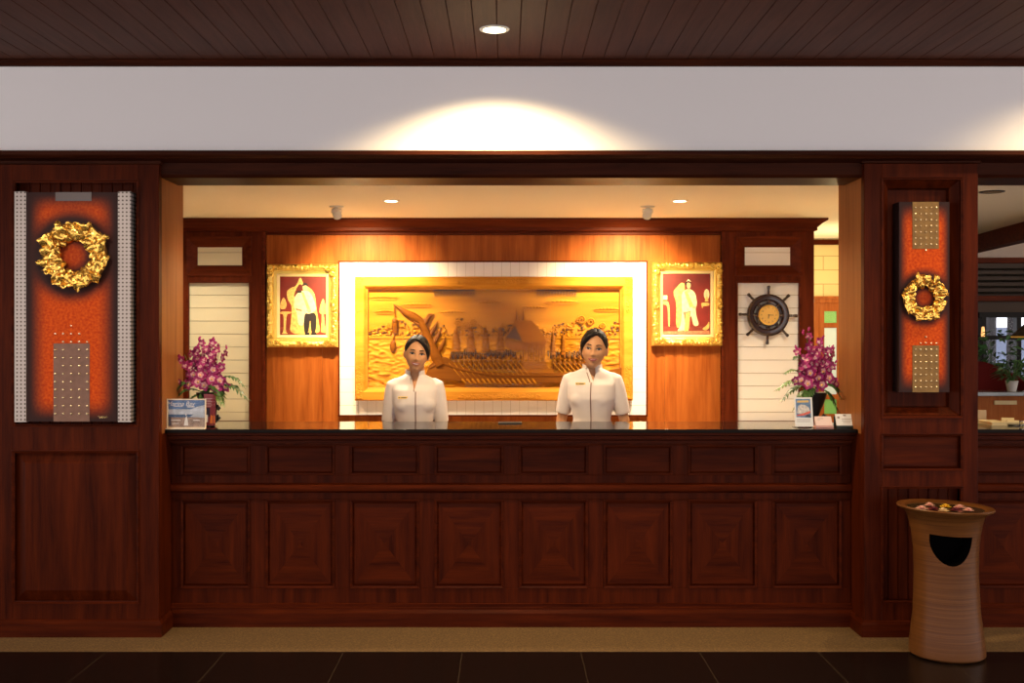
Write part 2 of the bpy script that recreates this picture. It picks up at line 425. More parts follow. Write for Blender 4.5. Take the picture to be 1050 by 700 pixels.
# white board panel behind the carving
px0, px1, pz0, pz1 = PX(349, DW), PX(662, DW), PZ(425, DW), PZ(269, DW)
mb = MB(); fx0, fx1 = PX(368, DW), PX(645, DW)
pz = .1; z = pz1
while z > pz0:
    a = max(z - pz + .002, pz0)
    mb.box(px0, fx0 - .002, DW - .03, DW, a, z - .0005); mb.box(fx1 + .002, px1, DW - .03, DW, a, z - .0005); z -= pz
p_ = 9.15 * DW / F; x = fx0
while x < fx1 - .01:
    b = min(x + p_, fx1); mb.box(x + .001, b - .001, DW - .03, DW, pz0, pz1); x += p_
mb.cur = 1; mb.box(px0, px1, DW - .026, DW + .001, pz0 + .001, pz1 - .001)
mb.build('white_boards', [SHIP_W, plain('white_gap', (.45, .40, .32), .8)], wb)
mb = MB(); mb.rect_sweep(px0 - .012, px1 + .012, pz0 - .012, pz1 + .012, [(0, DW), (0, DW - .036), (.0125, DW - .036), (.0125, DW)]); mb.build('panel_edging', W_BH, wb)
# side and enclosing walls behind the counter
struct(MB().box(XBL - .1, XBL, 6.45, 8.9, 0, ZCB).build('wall_left', plain('cream_wall', (.72, .62, .45), .7)))
struct(MB().box(XBL, XBR - .02, 8.9, 9.0, 0, ZCB).build('wall_behind', WHITE_WALL))
# corridor end wall with pale yellow blocks, and its door
DE = 10.4
def block_mat():
    m, nt, b = new_mat('yellow_blocks'); N = nt.nodes.new; L = nt.links.new
    tc = N('ShaderNodeTexCoord'); mp = N('ShaderNodeMapping'); mp.inputs['Rotation'].default_value = (PI / 2, 0, 0)
    L(tc.outputs['Object'], mp.inputs[0]); br = N('ShaderNodeTexBrick'); L(mp.outputs[0], br.inputs['Vector'])
    br.inputs['Color1'].default_value = (.80, .66, .34, 1); br.inputs['Color2'].default_value = (.76, .62, .31, 1); br.inputs['Mortar'].default_value = (.45, .34, .15, 1)
    br.inputs['Scale'].default_value = 1; br.inputs['Mortar Size'].default_value = .004; br.inputs['Brick Width'].default_value = .30; br.inputs['Row Height'].default_value = .13
    L(br.outputs['Color'], b.inputs['Base Color']); b.inputs['Roughness'].default_value = .6; return m
we = sthing('wall_corridor', (2.8, DE + .1, 0))
MB().box(XBR - .5, 3.3, DE, DE + .1, 0, ZCB).build('block_wall', block_mat(), we)
mb = MB(); mb.box(XBR - .5, 3.3, DE - .03, DE, PZ(251, DE), PZ(246, DE)); mb.build('picture_rail', W_H, we, bevel=.004)
d1 = sthing('door_1', (2.9, DE, 0))
dx0, dx1, dz = PX(838, DE), PX(895, DE), PZ(305, DE)
mb = MB(); mb.box(dx0 - .1, dx1 + .1, DE - .06, DE, dz - .05, dz); mb.box(dx0 - .1, dx0, DE - .05, DE, 0, dz - .05); mb.box(dx1, dx1 + .1, DE - .05, DE, 0, dz - .05); mb.box(dx0 - .12, dx1 + .12, DE - .08, DE, dz - .012, dz + .01)
mb.build('door_frame', W_DOOR, d1, bevel=.003)
cols = [(PX(844, DE), PX(857, DE)), (PX(868, DE), PX(881, DE))]
rows = [(PZ(331, DE), PZ(319, DE)), (PZ(404, DE), PZ(336, DE)), (PZ(424, DE), PZ(409, DE))]
mb = MB(); zt = dz - .05 - .06
xs = [dx0, cols[0][0], cols[0][1], cols[1][0], cols[1][1], dx1]
for i in (0, 2, 4): mb.box(xs[i], xs[i + 1], DE - .04, DE, 0, dz - .05)
zz = [0, rows[2][0], rows[2][1], rows[1][0], rows[1][1], rows[0][0], rows[0][1], dz - .05]
for i in (1, 3):
    for k in (0, 2, 4, 6): mb.box(xs[i], xs[i + 1], DE - .04, DE, zz[k], zz[k + 1])
mb.build('door_leaf', W_DOOR, d1)
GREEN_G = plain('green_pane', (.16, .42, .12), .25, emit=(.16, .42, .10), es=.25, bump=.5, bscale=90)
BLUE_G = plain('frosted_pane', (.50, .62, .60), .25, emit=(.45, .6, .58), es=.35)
for c in cols:
    for k, r in enumerate(rows):
        MB().box(c[0], c[1], DE - .022, DE - .012, r[0], r[1]).build('pane', BLUE_G if k == 1 else GREEN_G, d1)
m = MB(); m.box(2.70, 2.78, 6.64, 8.6, 0, ZCB - .001); m.box(2.70, 3.3, 8.6, 8.7, 0, ZCB - .001); m.box(3.2, 3.3, 8.7, DE, 0, ZCB - .001)
struct(m.build('wall_divider', plain('divider_paint', (.6, .42, .2), .7)))

# ================================================================== RECEPTION COUNTER
def counter_panels(root, x_first, pitch, n, wid, D=DC):
    up0, up1, lo0, lo1 = PZ(487, D), PZ(456, D), PZ(603, D), PZ(512, D)
    for i in range(n):
        a = x_first + i * pitch; b = a + wid
        m = MB(); raised_panel(m, a, b, up0, up1, D + .02, .02, .010)
        m.build('upper_panel', W_H, root)
        m = MB(); y = D + .02; w = .025; r = .012
        m.rect_sweep(a, b, lo0, lo1, [(0, y + .01), (0, y), (w, y - r)], close=False)
        A, B, C0, C1 = a + w, b - w, lo0 + w, lo1 - w; c = ((A + B) / 2, y - r - .004, (C0 + C1) / 2)
        q = [(A, y - r, C0), (B, y - r, C0), (B, y - r, C1), (A, y - r, C1)]
        for k in range(4):
            m.cur = k % 2; m.add([q[k], q[(k + 1) % 4], c], [(0, 1, 2)])
        m.build('lower_panel', [W_H, W_V], root)
def counter_frame(root, x0, x1, x_first, pitch, n, wid, D=DC):
    up0, up1, lo0, lo1 = PZ(487, D), PZ(456, D), PZ(603, D), PZ(512, D)
    m = MB(); zt = 1.05; y0, y1 = D, D + .03
    m.box(x0, x1, y0, y1, up1, zt); m.box(x0, x1, y0, y1, lo1, up0); m.box(x0, x1, y0, y1, .0, lo0)
    e = [x0] + [v for i in range(n) for v in (x_first + i * pitch, x_first + i * pitch + wid)] + [x1]
    for i in range(0, len(e), 2):
        if e[i + 1] - e[i] > .002:
            m.box(e[i], e[i + 1], y0, y1, lo0, lo1); m.box(e[i], e[i + 1], y0, y1, up0, up1)
    m.build('front_frame', W_V, root, bevel=.0025)
    m = MB()
    for i in range(n):
        a = x_first + i * pitch
        moulding(m, a, a + wid, up0, up1, D, .012, .005); moulding(m, a, a + wid, lo0, lo1, D, .014, .006)
    m.build('panel_bead', W_H, root)
    m = MB(); m.box(x0, x1, D + .035, D + .36, .0, 1.075); m.build('carcass', W_D, root)
    def strip(pr_, name):
        m = MB(); m.loft([[(X_, y, z) for y, z in pr_] for X_ in (x0, x1)]); m.build(name, W_H, root)
    z0, z1 = PZ(504, D), PZ(496, D)
    strip([(D, z0 - .006), (D - .012, z0), (D - .024, z0 + .008), (D - .026, (z0 + z1) / 2), (D - .02, z1 - .004), (D - .008, z1), (D, z1 + .006)], 'middle_rail')
    z0, z1 = PZ(455, D - .05), 1.079
    strip([(D, z0), (D - .02, z0 + .002), (D - .02, z0 + .016), (D - .05, z0 + .024), (D - .05, z0 + .044), (D - .085, z0 + .052), (D - .085, z1), (D, z1)], 'top_moulding')
    z1 = PZ(618, D)
    strip([(D, z1), (D - .01, z1 - .004), (D - .01, z1 - .018), (D - .018, z1 - .022), (D - .018, z1 - .034), (D - .03, z1 - .05), (D - .03, 0), (D, 0)], 'base_moulding')
def worktop(x0, x1, label, back=6.64):
    m = MB(); m.box(x0, x1, 6.10, back, 1.08, 1.10); m.m[2] = 1
    return tag(m.build('countertop', [BLACK_STONE, STONE_EDGE], bevel=.002), label, 'countertop')
pitch = 86.65 * DC / F; wid = 71 * DC / F
rc = thing('reception_counter', ((XL + XR) / 2, 6.4, 0), 'long dark mahogany reception counter with two rows of square panels', 'counter')
ca, cb = XL + .002, XR - .002
xf = PX(185.5, DC)
counter_frame(rc, ca, cb, xf, pitch, 8, wid); counter_panels(rc, xf, pitch, 8, wid)
worktop(ca, cb, 'polished black stone top of the long reception counter')
sc_ = thing('reception_counter', (4.2, 6.4, 0), 'dark mahogany side counter to the right of the wreath pillar, behind the urn', 'counter')
cc, cd = XR2 + .002, 6.5
xf2 = XR2 + .03
counter_frame(sc_, cc, cd, xf2, pitch, 8, wid); counter_panels(sc_, xf2, pitch, 8, wid)
worktop(cc, cd, 'polished black stone top of the side counter by the pillar', 6.7)


# ================================================================== WALL ART ON THE PILLARS
def canvas_mat(name, w, h, wz, halo, hole, e0=.012, e1=.12, bottom=True):
    """airbrushed canvas: glowing orange-red, near-black round its border and round the wreath"""
    m, nt, b = new_mat(name); N = nt.nodes.new; L = nt.links.new
    tc = N('ShaderNodeTexCoord'); sp = N('ShaderNodeSeparateXYZ'); L(tc.outputs['Object'], sp.inputs[0])
    X, Z = sp.outputs['X'], sp.outputs['Z']
    def mr(v, a, b_):
        n = N('ShaderNodeMapRange'); n.interpolation_type = 'SMOOTHSTEP'; L(v, n.inputs[0]); n.inputs[1].default_value = a; n.inputs[2].default_value = b_; return n.outputs[0]
    ax = vmath(nt, 'ABSOLUTE', X); dx = vmath(nt, 'SUBTRACT', w / 2, ax)
    dz = vmath(nt, 'MINIMUM', Z, vmath(nt, 'SUBTRACT', h, Z))
    edge = vmath(nt, 'MULTIPLY', mr(dx, e0, e1), mr(dz, .005, .13))
    zz = vmath(nt, 'SUBTRACT', Z, wz)
    r = vmath(nt, 'SQRT', vmath(nt, 'ADD', vmath(nt, 'MULTIPLY', X, X), vmath(nt, 'MULTIPLY', zz, zz)))
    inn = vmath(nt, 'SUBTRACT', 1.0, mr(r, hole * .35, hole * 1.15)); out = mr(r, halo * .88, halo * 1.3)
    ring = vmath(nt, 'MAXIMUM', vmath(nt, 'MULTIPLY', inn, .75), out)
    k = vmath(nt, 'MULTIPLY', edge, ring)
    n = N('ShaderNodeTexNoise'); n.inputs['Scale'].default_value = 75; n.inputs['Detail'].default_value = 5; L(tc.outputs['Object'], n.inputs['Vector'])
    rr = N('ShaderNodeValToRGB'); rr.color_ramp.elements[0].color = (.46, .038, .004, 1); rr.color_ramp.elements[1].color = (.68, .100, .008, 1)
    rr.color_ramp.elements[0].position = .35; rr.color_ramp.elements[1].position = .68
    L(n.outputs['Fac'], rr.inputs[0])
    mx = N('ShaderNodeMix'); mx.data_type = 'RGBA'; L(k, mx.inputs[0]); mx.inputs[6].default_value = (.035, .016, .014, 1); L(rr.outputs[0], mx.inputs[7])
    L(mx.outputs[2], b.inputs['Base Color']); b.inputs['Roughness'].default_value = .5; b.inputs['Specular IOR Level'].default_value = .08
    return m
def perforated_mat():
    m, nt, b = new_mat('perforated_steel'); N = nt.nodes.new; L = nt.links.new
    tc = N('ShaderNodeTexCoord'); sp = N('ShaderNodeSeparateXYZ'); L(tc.outputs['Object'], sp.inputs[0])
    p = .0208
    fx = vmath(nt, 'SUBTRACT', vmath(nt, 'FRACT', vmath(nt, 'DIVIDE', vmath(nt, 'ADD', sp.outputs['X'], 10 * p + p / 2), p)), .5)
    fz = vmath(nt, 'SUBTRACT', vmath(nt, 'FRACT', vmath(nt, 'DIVIDE', sp.outputs['Z'], p)), .5)
    d = vmath(nt, 'SQRT', vmath(nt, 'ADD', vmath(nt, 'MULTIPLY', fx, fx), vmath(nt, 'MULTIPLY', fz, fz)))
    hole = vmath(nt, 'LESS_THAN', d, .24)
    mx = N('ShaderNodeMix'); mx.data_type = 'RGBA'; L(hole, mx.inputs[0]); mx.inputs[6].default_value = (.44, .37, .33, 1); mx.inputs[7].default_value = (.10, .07, .06, 1)
    L(mx.outputs[2], b.inputs['Base Color']); b.inputs['Metallic'].default_value = .35; b.inputs['Roughness'].default_value = .45
    return m
PERF = perforated_mat()
def wreath(root, c, R, r_in, seed, n=54):
    rnd = random.Random(seed); m = MB()
    R *= .94; rm, hw = (R + r_in) / 2, (R - r_in) / 2
    for i in range(n):
        a = 2 * PI * i / n + rnd.uniform(-.06, .06)
        lay = i % 3
        rad = rm + hw * (-.25, .05, .3)[lay] + rnd.uniform(-.1, .1) * hw
        dirn = a + PI / 2 * rnd.choice((-1, -1, 1)) * rnd.uniform(.25, 1.0)
        Ln = hw * rnd.uniform(1.1, 1.65); Wd = hw * rnd.uniform(.38, .66)
        base = Vector((c[0] + rad * math.cos(a) - .5 * Ln * math.cos(dirn), c[1] - .012 - lay * .008, c[2] + rad * math.sin(a) - .5 * Ln * math.sin(dirn)))
        u = Vector((math.cos(dirn), 0, math.sin(dirn))); v = Vector((-u.z, 0, u.x)); w = Vector((0, -1, 0))
        arch, fold, curl = rnd.uniform(.008, .026) * R / .2, rnd.uniform(-.5, .7), rnd.uniform(-.5, .5)
        nu_, nv_ = 8, 5; vs = []
        for p in range(nu_):
            t = p / (nu_ - 1); wd = Wd * math.sin(PI * min(1, .08 + t * .92) ** .8) ** .8 * (1 + .25 * math.sin(t * 11 + i))
            bend = curl * t * t * Ln
            for q in range(nv_):
                s_ = q / (nv_ - 1) * 2 - 1
                h = arch * math.sin(PI * t) + fold * abs(s_) * wd + .006 * math.sin(9 * t + 3 * s_ + i) * R / .2 + t * .012 * R / .2
                vs.append(base + u * (t * Ln) + v * (s_ * wd + bend) + w * h)
        fs = [(p * nv_ + q, p * nv_ + q + 1, (p + 1) * nv_ + q + 1, (p + 1) * nv_ + q) for p in range(nu_ - 1) for q in range(nv_ - 1)]
        m.add(vs, fs)
    ring = []
    for i in range(33):
        a = 2 * PI * i / 32; ring.append((c[0] + rm * math.cos(a), c[1] - .006, c[2] + rm * math.sin(a)))
    m.cur = 1; m.tube(ring, hw * .50, 8, cap=False)  # core coloured darker to stand in for shade between the leaves
    o = m.build('wreath', [GOLD, plain('wreath_core_shade', (.25, .09, .015), .5, .3)], root, smooth=50)
    sm = o.modifiers.new('t', 'SOLIDIFY'); sm.thickness = .0015
    o['label'] = 'gilded ring of curled metal leaves'
    return o
def studs(m, pts, r):
    for x, y, z in pts: m.ball((x, y, z), (r, r * .9, r), 8, 6)
def art_left():
    D = 5.965
    x0, x1, z0, z1 = PX(15, D), PX(134.5, D), PZ(432, D), PZ(197, D)
    cx = (PX(27, D) + PX(121, D)) / 2
    root = thing('wreath_art_panel', (cx, D, z0), 'wide orange wall art panel with gold leaf wreath and perforated steel side strips', 'wall art')
    c0, c1 = PX(27, D), PX(121, D); wc = (PX(74.5, D - .06), D, PZ(261, D - .06))
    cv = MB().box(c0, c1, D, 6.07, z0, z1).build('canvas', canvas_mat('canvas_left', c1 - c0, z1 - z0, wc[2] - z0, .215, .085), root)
    for a, b in ((x0, c0), (c1, x1)):
        m = MB().box(a, b, D - .004, 6.07, z0 - .004, z1 + .004)
        o = m.build('perforated_strip', PERF, root, bevel=.002); o['label'] = 'steel strip punched with rows of small holes'
    MB().box(PX(57, D), PX(94, D), D - .003, D + .01, PZ(206, D), z1).build('steel_plate', plain('tarnished_steel', (.11, .085, .08), .5, .4), root)
    m = MB(); ba, bb = PX(55, D), PX(92, D); m.box(ba, bb, D - .003, D + .01, z0, PZ(352, D)); m.cur = 1
    pat = ['11111', '11111', '11110', '11111', '11101', '11111', '01111', '11111', '11011', '01111', '11110', '00100']
    for k, row in enumerate(pat):
        for j, ch in enumerate(row):
            if ch == '1': studs(m, [(ba + .011 + j * (bb - ba - .022) / 4, D - .005, z0 + .042 + k * .0425)], .0062)
    m.build('studded_plate', [BRONZE_PL, RIVET], root, smooth=40)
    wreath(root, wc, .210, .068, 3)
    m = MB(); pts = [(PX(101 + 9 * t, D), D - .002, PZ(427.5, D) + .006 * math.sin(t * 23) * (1 - .5 * t) + .003 * math.sin(51 * t)) for t in [i / 40 for i in range(41)]]
    m.tube(pts, .0012, 4); m.build('signature', RIVET, root)
def art_right():
    D = 5.985
    x0, x1, z0, z1 = PX(922, D), PX(973.5, D), PZ(402, D), PZ(207, D); cx = (x0 + x1) / 2
    root = thing('wreath_art_panel', (cx, D, z0), 'narrow orange wall art panel with small gold wreath between two brass studded plates', 'wall art')
    wc = (PX(949, D - .04), D, PZ(305, D - .04))
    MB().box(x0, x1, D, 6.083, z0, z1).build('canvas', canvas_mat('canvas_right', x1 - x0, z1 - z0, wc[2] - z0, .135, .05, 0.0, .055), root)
    ba, bb = PX(935.5, D), PX(962.5, D)
    for a, b, up in ((PZ(255, D), z1, 1), (z0, PZ(354, D), 0)):
        m = MB(); m.box(ba, bb, D - .003, D + .01, a, b); m.cur = 1
        rowsn = 8 if up else 9
        for k in range(rowsn):
            for j in range(5):
                z = (z1 - .03 - k * .0325) if up else (z0 + .028 + k * .0335)
                if k >= rowsn - 1 and j not in (2,): continue
                if not up and k == rowsn - 2 and j in (0,): continue
                studs(m, [(ba + .014 + j * (bb - ba - .028) / 4, D - .005, z)], .0052)
        m.build('studded_plate', [BRASS_PL, RIVET], root, smooth=40)
    wreath(root, wc, .137, .046, 11, 46)
art_left(); art_right()

# ================================================================== PICTURES ON THE BACK WALL
def ornament_band(m, x0, x1, z0, z1, y, w, rnd, r0=.008, step=.026):
    def lump(x, z, k=1):
        r = r0 * rnd.uniform(.7, 1.3) * k
        m.ball((x, y, z), (r * rnd.uniform(.8, 1.5), r * .8, r * rnd.uniform(.8, 1.5)), 7, 5)
    n = int((x1 - x0) / step)
    for i in range(n + 1):
        x = x0 + (x1 - x0) * i / n
        for z in (z0, z1): lump(x, z + math.sin(i * 1.9) * w * .25)
    n = int((z1 - z0) / step)
    for i in range(1, n):
        z = z0 + (z1 - z0) * i / n
        for x in (x0, x1): lump(x + math.sin(i * 1.9) * w * .25, z)
def scroll(m, cx, cz, y, s, flip=1, rad=.006, turns=1.6):
    pts = []; rr = []
    for i in range(22):
        t = i / 21; a = t * turns * 2 * PI; r = s * (1 - .8 * t)
        pts.append((cx + flip * r * math.cos(a), y - .004 * t, cz + r * math.sin(a))); rr.append(rad * (1 - .5 * t))
    m.tube(pts, rr, 6)
P_RED = plain('painted_crimson', (.20, .012, .006), .55, vary=.55, bscale=3)
P_GOLD = plain('painted_gold', (.78, .46, .13), .5, vary=.35, bscale=45)
P_ROBE = plain('painted_cream', (.84, .68, .40), .5, vary=.22, bscale=40)
P_SKIN = plain('painted_skin', (.72, .42, .22), .5)
P_DARK = plain('painted_black', (.02, .012, .012), .5)
P_ROSE = plain('painted_rose', (.62, .22, .11), .5, vary=.3, bscale=50)
P_FLOOR = plain('painted_floor', (.22, .03, .015), .5, vary=.4, bscale=25)
PMATS = [P_RED, P_GOLD, P_ROBE, P_SKIN, P_DARK, P_ROSE, P_FLOOR]
def portrait(px0, px1, py0, py1, cx0, cx1, cy0, cy1, layers, label, seed):
    rnd = random.Random(seed); D = DW
    x0, x1, z0, z1 = PX(px0, D), PX(px1, D), PZ(py1, D), PZ(py0, D)
    a0, a1, b0, b1 = PX(cx0, D), PX(cx1, D), PZ(cy1, D), PZ(cy0, D)
    root = thing('portrait_painting', ((x0 + x1) / 2, D, z0), label, 'painting')
    fw = a0 - x0
    m = MB(); m.rect_sweep(x0, x1, z0, z1, [(0, D - .001), (0, D - .055), (.008, D - .068), (.028, D - .078), (.045, D - .070), (.052, D - .052), (fw - .02, D - .045), (fw - .02, D - .001)])
    m.build('gilt_frame', GOLDY, root, smooth=35)
    m = MB(); ornament_band(m, x0 + .022, x1 - .022, z0 + .022, z1 - .022, D - .072, .03, rnd, .011, .022)
    ornament_band(m, x0 + .043, x1 - .043, z0 + .043, z1 - .043, D - .066, .012, rnd, .006, .018)
    for sx in (0, 1):
        for sz in (0, 1):
            X_ = x1 - .035 if sx else x0 + .035; Z_ = z1 - .035 if sz else z0 + .035; fx = -1 if sx else 1; fz = -1 if sz else 1
            scroll(m, X_ + fx * .04, Z_, D - .08, .026, fx, .009); scroll(m, X_, Z_ + fz * .04, D - .08, .026, -fx, .009); scroll(m, X_, Z_, D - .084, .024, fx, .012)
    for X_, Z_ in (((x0 + x1) / 2, z0 + .03), ((x0 + x1) / 2, z1 - .03), (x0 + .03, (z0 + z1) / 2), (x1 - .03, (z0 + z1) / 2)):
        hz_ = abs(X_ - (x0 + x1) / 2) < .01
        for q_ in (-1, 1): scroll(m, X_ + (q_ * .024 if hz_ else 0), Z_ + (0 if hz_ else q_ * .024), D - .08, .021, -q_, .009)
        m.ball((X_, D - .082, Z_), (.017, .012, .022), 9, 6)
    m.build('rococo_ornament', GOLDY, root, smooth=60)
    i0 = fw - .021
    m = MB(); m.rect_sweep(x0 + i0, x1 - i0, z0 + i0, z1 - i0, [(0, D - .001), (0, D - .042), (.004, D - .046), (.008, D - .04), (.022, D - .03), (.022, D - .001)]); m.build('liner', LINER, root)
    m = MB(); m.box(a0 - .004, a1 + .004, D - .02, D - .001, b0 - .004, b1 + .004)
    W, H = a1 - a0, b1 - b0
    for k, (mi, poly) in enumerate(layers):
        m.cur = mi
        if len(poly) == 4 and poly[0] == 'o':
            _, (u, v), ru, rv = poly
            poly = [(u + ru * math.cos(2 * PI * i / 14), v + rv * math.sin(2 * PI * i / 14)) for i in range(14)]
        elif len(poly) > 4:
            for _ in range(2):      # round the corners of the painted shape
                q = []
                for i in range(len(poly)):
                    (u0, v0), (u1, v1) = poly[i], poly[(i + 1) % len(poly)]
                    q += [(u0 * .8 + u1 * .2, v0 * .8 + v1 * .2), (u0 * .2 + u1 * .8, v0 * .2 + v1 * .8)]
                poly = q
        y = D - .0203 - .0002 * k
        m.quadz([(a0 + u * W, y, b0 + v * H) for u, v in poly])
    o = m.build('canvas', PMATS, root)
    return root
O = 'o'
L1 = [(6, [(0, 0), (1, 0), (1, .10), (0, .14)]),
      (1, [(.43, .99), (.34, .82), (.24, .80), (.14, .74), (.16, .60), (.25, .5), (.24, .30), (.20, .02), (.86, .02), (.80, .3), (.76, .5), (.74, .68), (.66, .78), (.5, .85)]),
      (0, [(.42, .88), (.33, .76), (.28, .62), (.62, .62), (.56, .76)]),
      (1, [(0, .40), (.24, .40), (.24, .37), (.14, .36), (.12, .06), (.18, .03), (.02, .03), (.08, .06), (.08, .36), (0, .36)]), (1, [(.01, .44), (.12, .44), (.15, .53), (.08, .66), (.0, .52)]),
      (1, [(.82, .36), (1, .36), (.97, .48), (.91, .64), (.84, .50)]), (1, [(.86, .06), (.97, .04), (.92, .36), (.88, .36)]),
      (4, [(.50, .37), (.77, .39), (.76, .06), (.66, .03), (.64, .30), (.60, .05), (.52, .02), (.50, .2)]),
      (2, [(.31, .66), (.44, .75), (.60, .75), (.70, .64), (.78, .42), (.62, .36), (.52, .38), (.50, .16), (.38, .18), (.36, .38), (.29, .48)]),
      (1, [(.45, .72), (.50, .72), (.66, .40), (.60, .38)]), (5, [(.33, .46), (.46, .43), (.47, .40), (.34, .42)]),
      (3, (O, (.53, .80), .055, .06)), (4, [(.47, .82), (.48, .87), (.54, .885), (.59, .85), (.585, .81), (.55, .84)]), (3, (O, (.60, .42), .04, .025)),
      (4, (O, (.41, .73), .05, .02)), (4, [(.52, .0), (.62, .0), (.62, .05), (.54, .05)]), (4, [(.66, .0), (.77, .01), (.76, .06), (.66, .05)])]
L2 = [(6, [(0, 0), (1, 0), (1, .12), (0, .12)]), (5, [(0, .0), (1, 0), (1, .05), (0, .04)]),
      (1, [(.22, .70), (.30, .78), (.40, .86), (.48, .84), (.46, .5), (.42, .1), (.28, .1), (.30, .5)]),
      (1, [(.0, .55), (.15, .54), (.16, .12), (.12, .12), (.11, .48), (0, .49)]), (2, [(0, .57), (.10, .57), (.10, .64), (0, .64)]),
      (1, [(.82, .52), (1, .52), (1, .47), (.86, .46), (.85, .42), (.83, .46)]), (2, (O, (.94, .66), .06, .09)), (1, [(.9, .54), (.98, .54), (.96, .62), (.92, .62)]),
      (1, [(.84, .08), (.92, .05), (1, .10), (1, .22), (.94, .14)]),
      (2, [(.40, .68), (.50, .74), (.62, .74), (.70, .68), (.74, .50), (.70, .42), (.72, .30), (.78, .14), (.66, .12), (.60, .34), (.55, .06), (.42, .05), (.30, .04), (.38, .12), (.42, .36)]),
      (1, [(.46, .70), (.52, .72), (.66, .46), (.58, .44)]), (5, [(.44, .36), (.60, .38), (.57, .08), (.50, .08)]), (1, [(.50, .34), (.58, .36), (.55, .05), (.46, .04)]),
      (3, (O, (.555, .81), .045, .058)), (4, [(.48, .80), (.48, .86), (.54, .895), (.61, .86), (.615, .80), (.59, .85), (.53, .86)]), (2, [(.50, .87), (.55, .915), (.61, .87), (.55, .885)]),
      (3, (O, (.67, .44), .045, .022)), (3, [(.50, .75), (.60, .75), (.58, .69), (.53, .69)])]
portrait(275, 347.5, 271, 356, 287.5, 336.3, 282.5, 344, L1, 'gilt framed painting of a seated person in cream robe and dark trousers', 5)
portrait(667.5, 739.5, 269, 354.5, 679, 727, 281, 342, L2, 'gilt framed painting of a seated person in a long pale gown', 9)

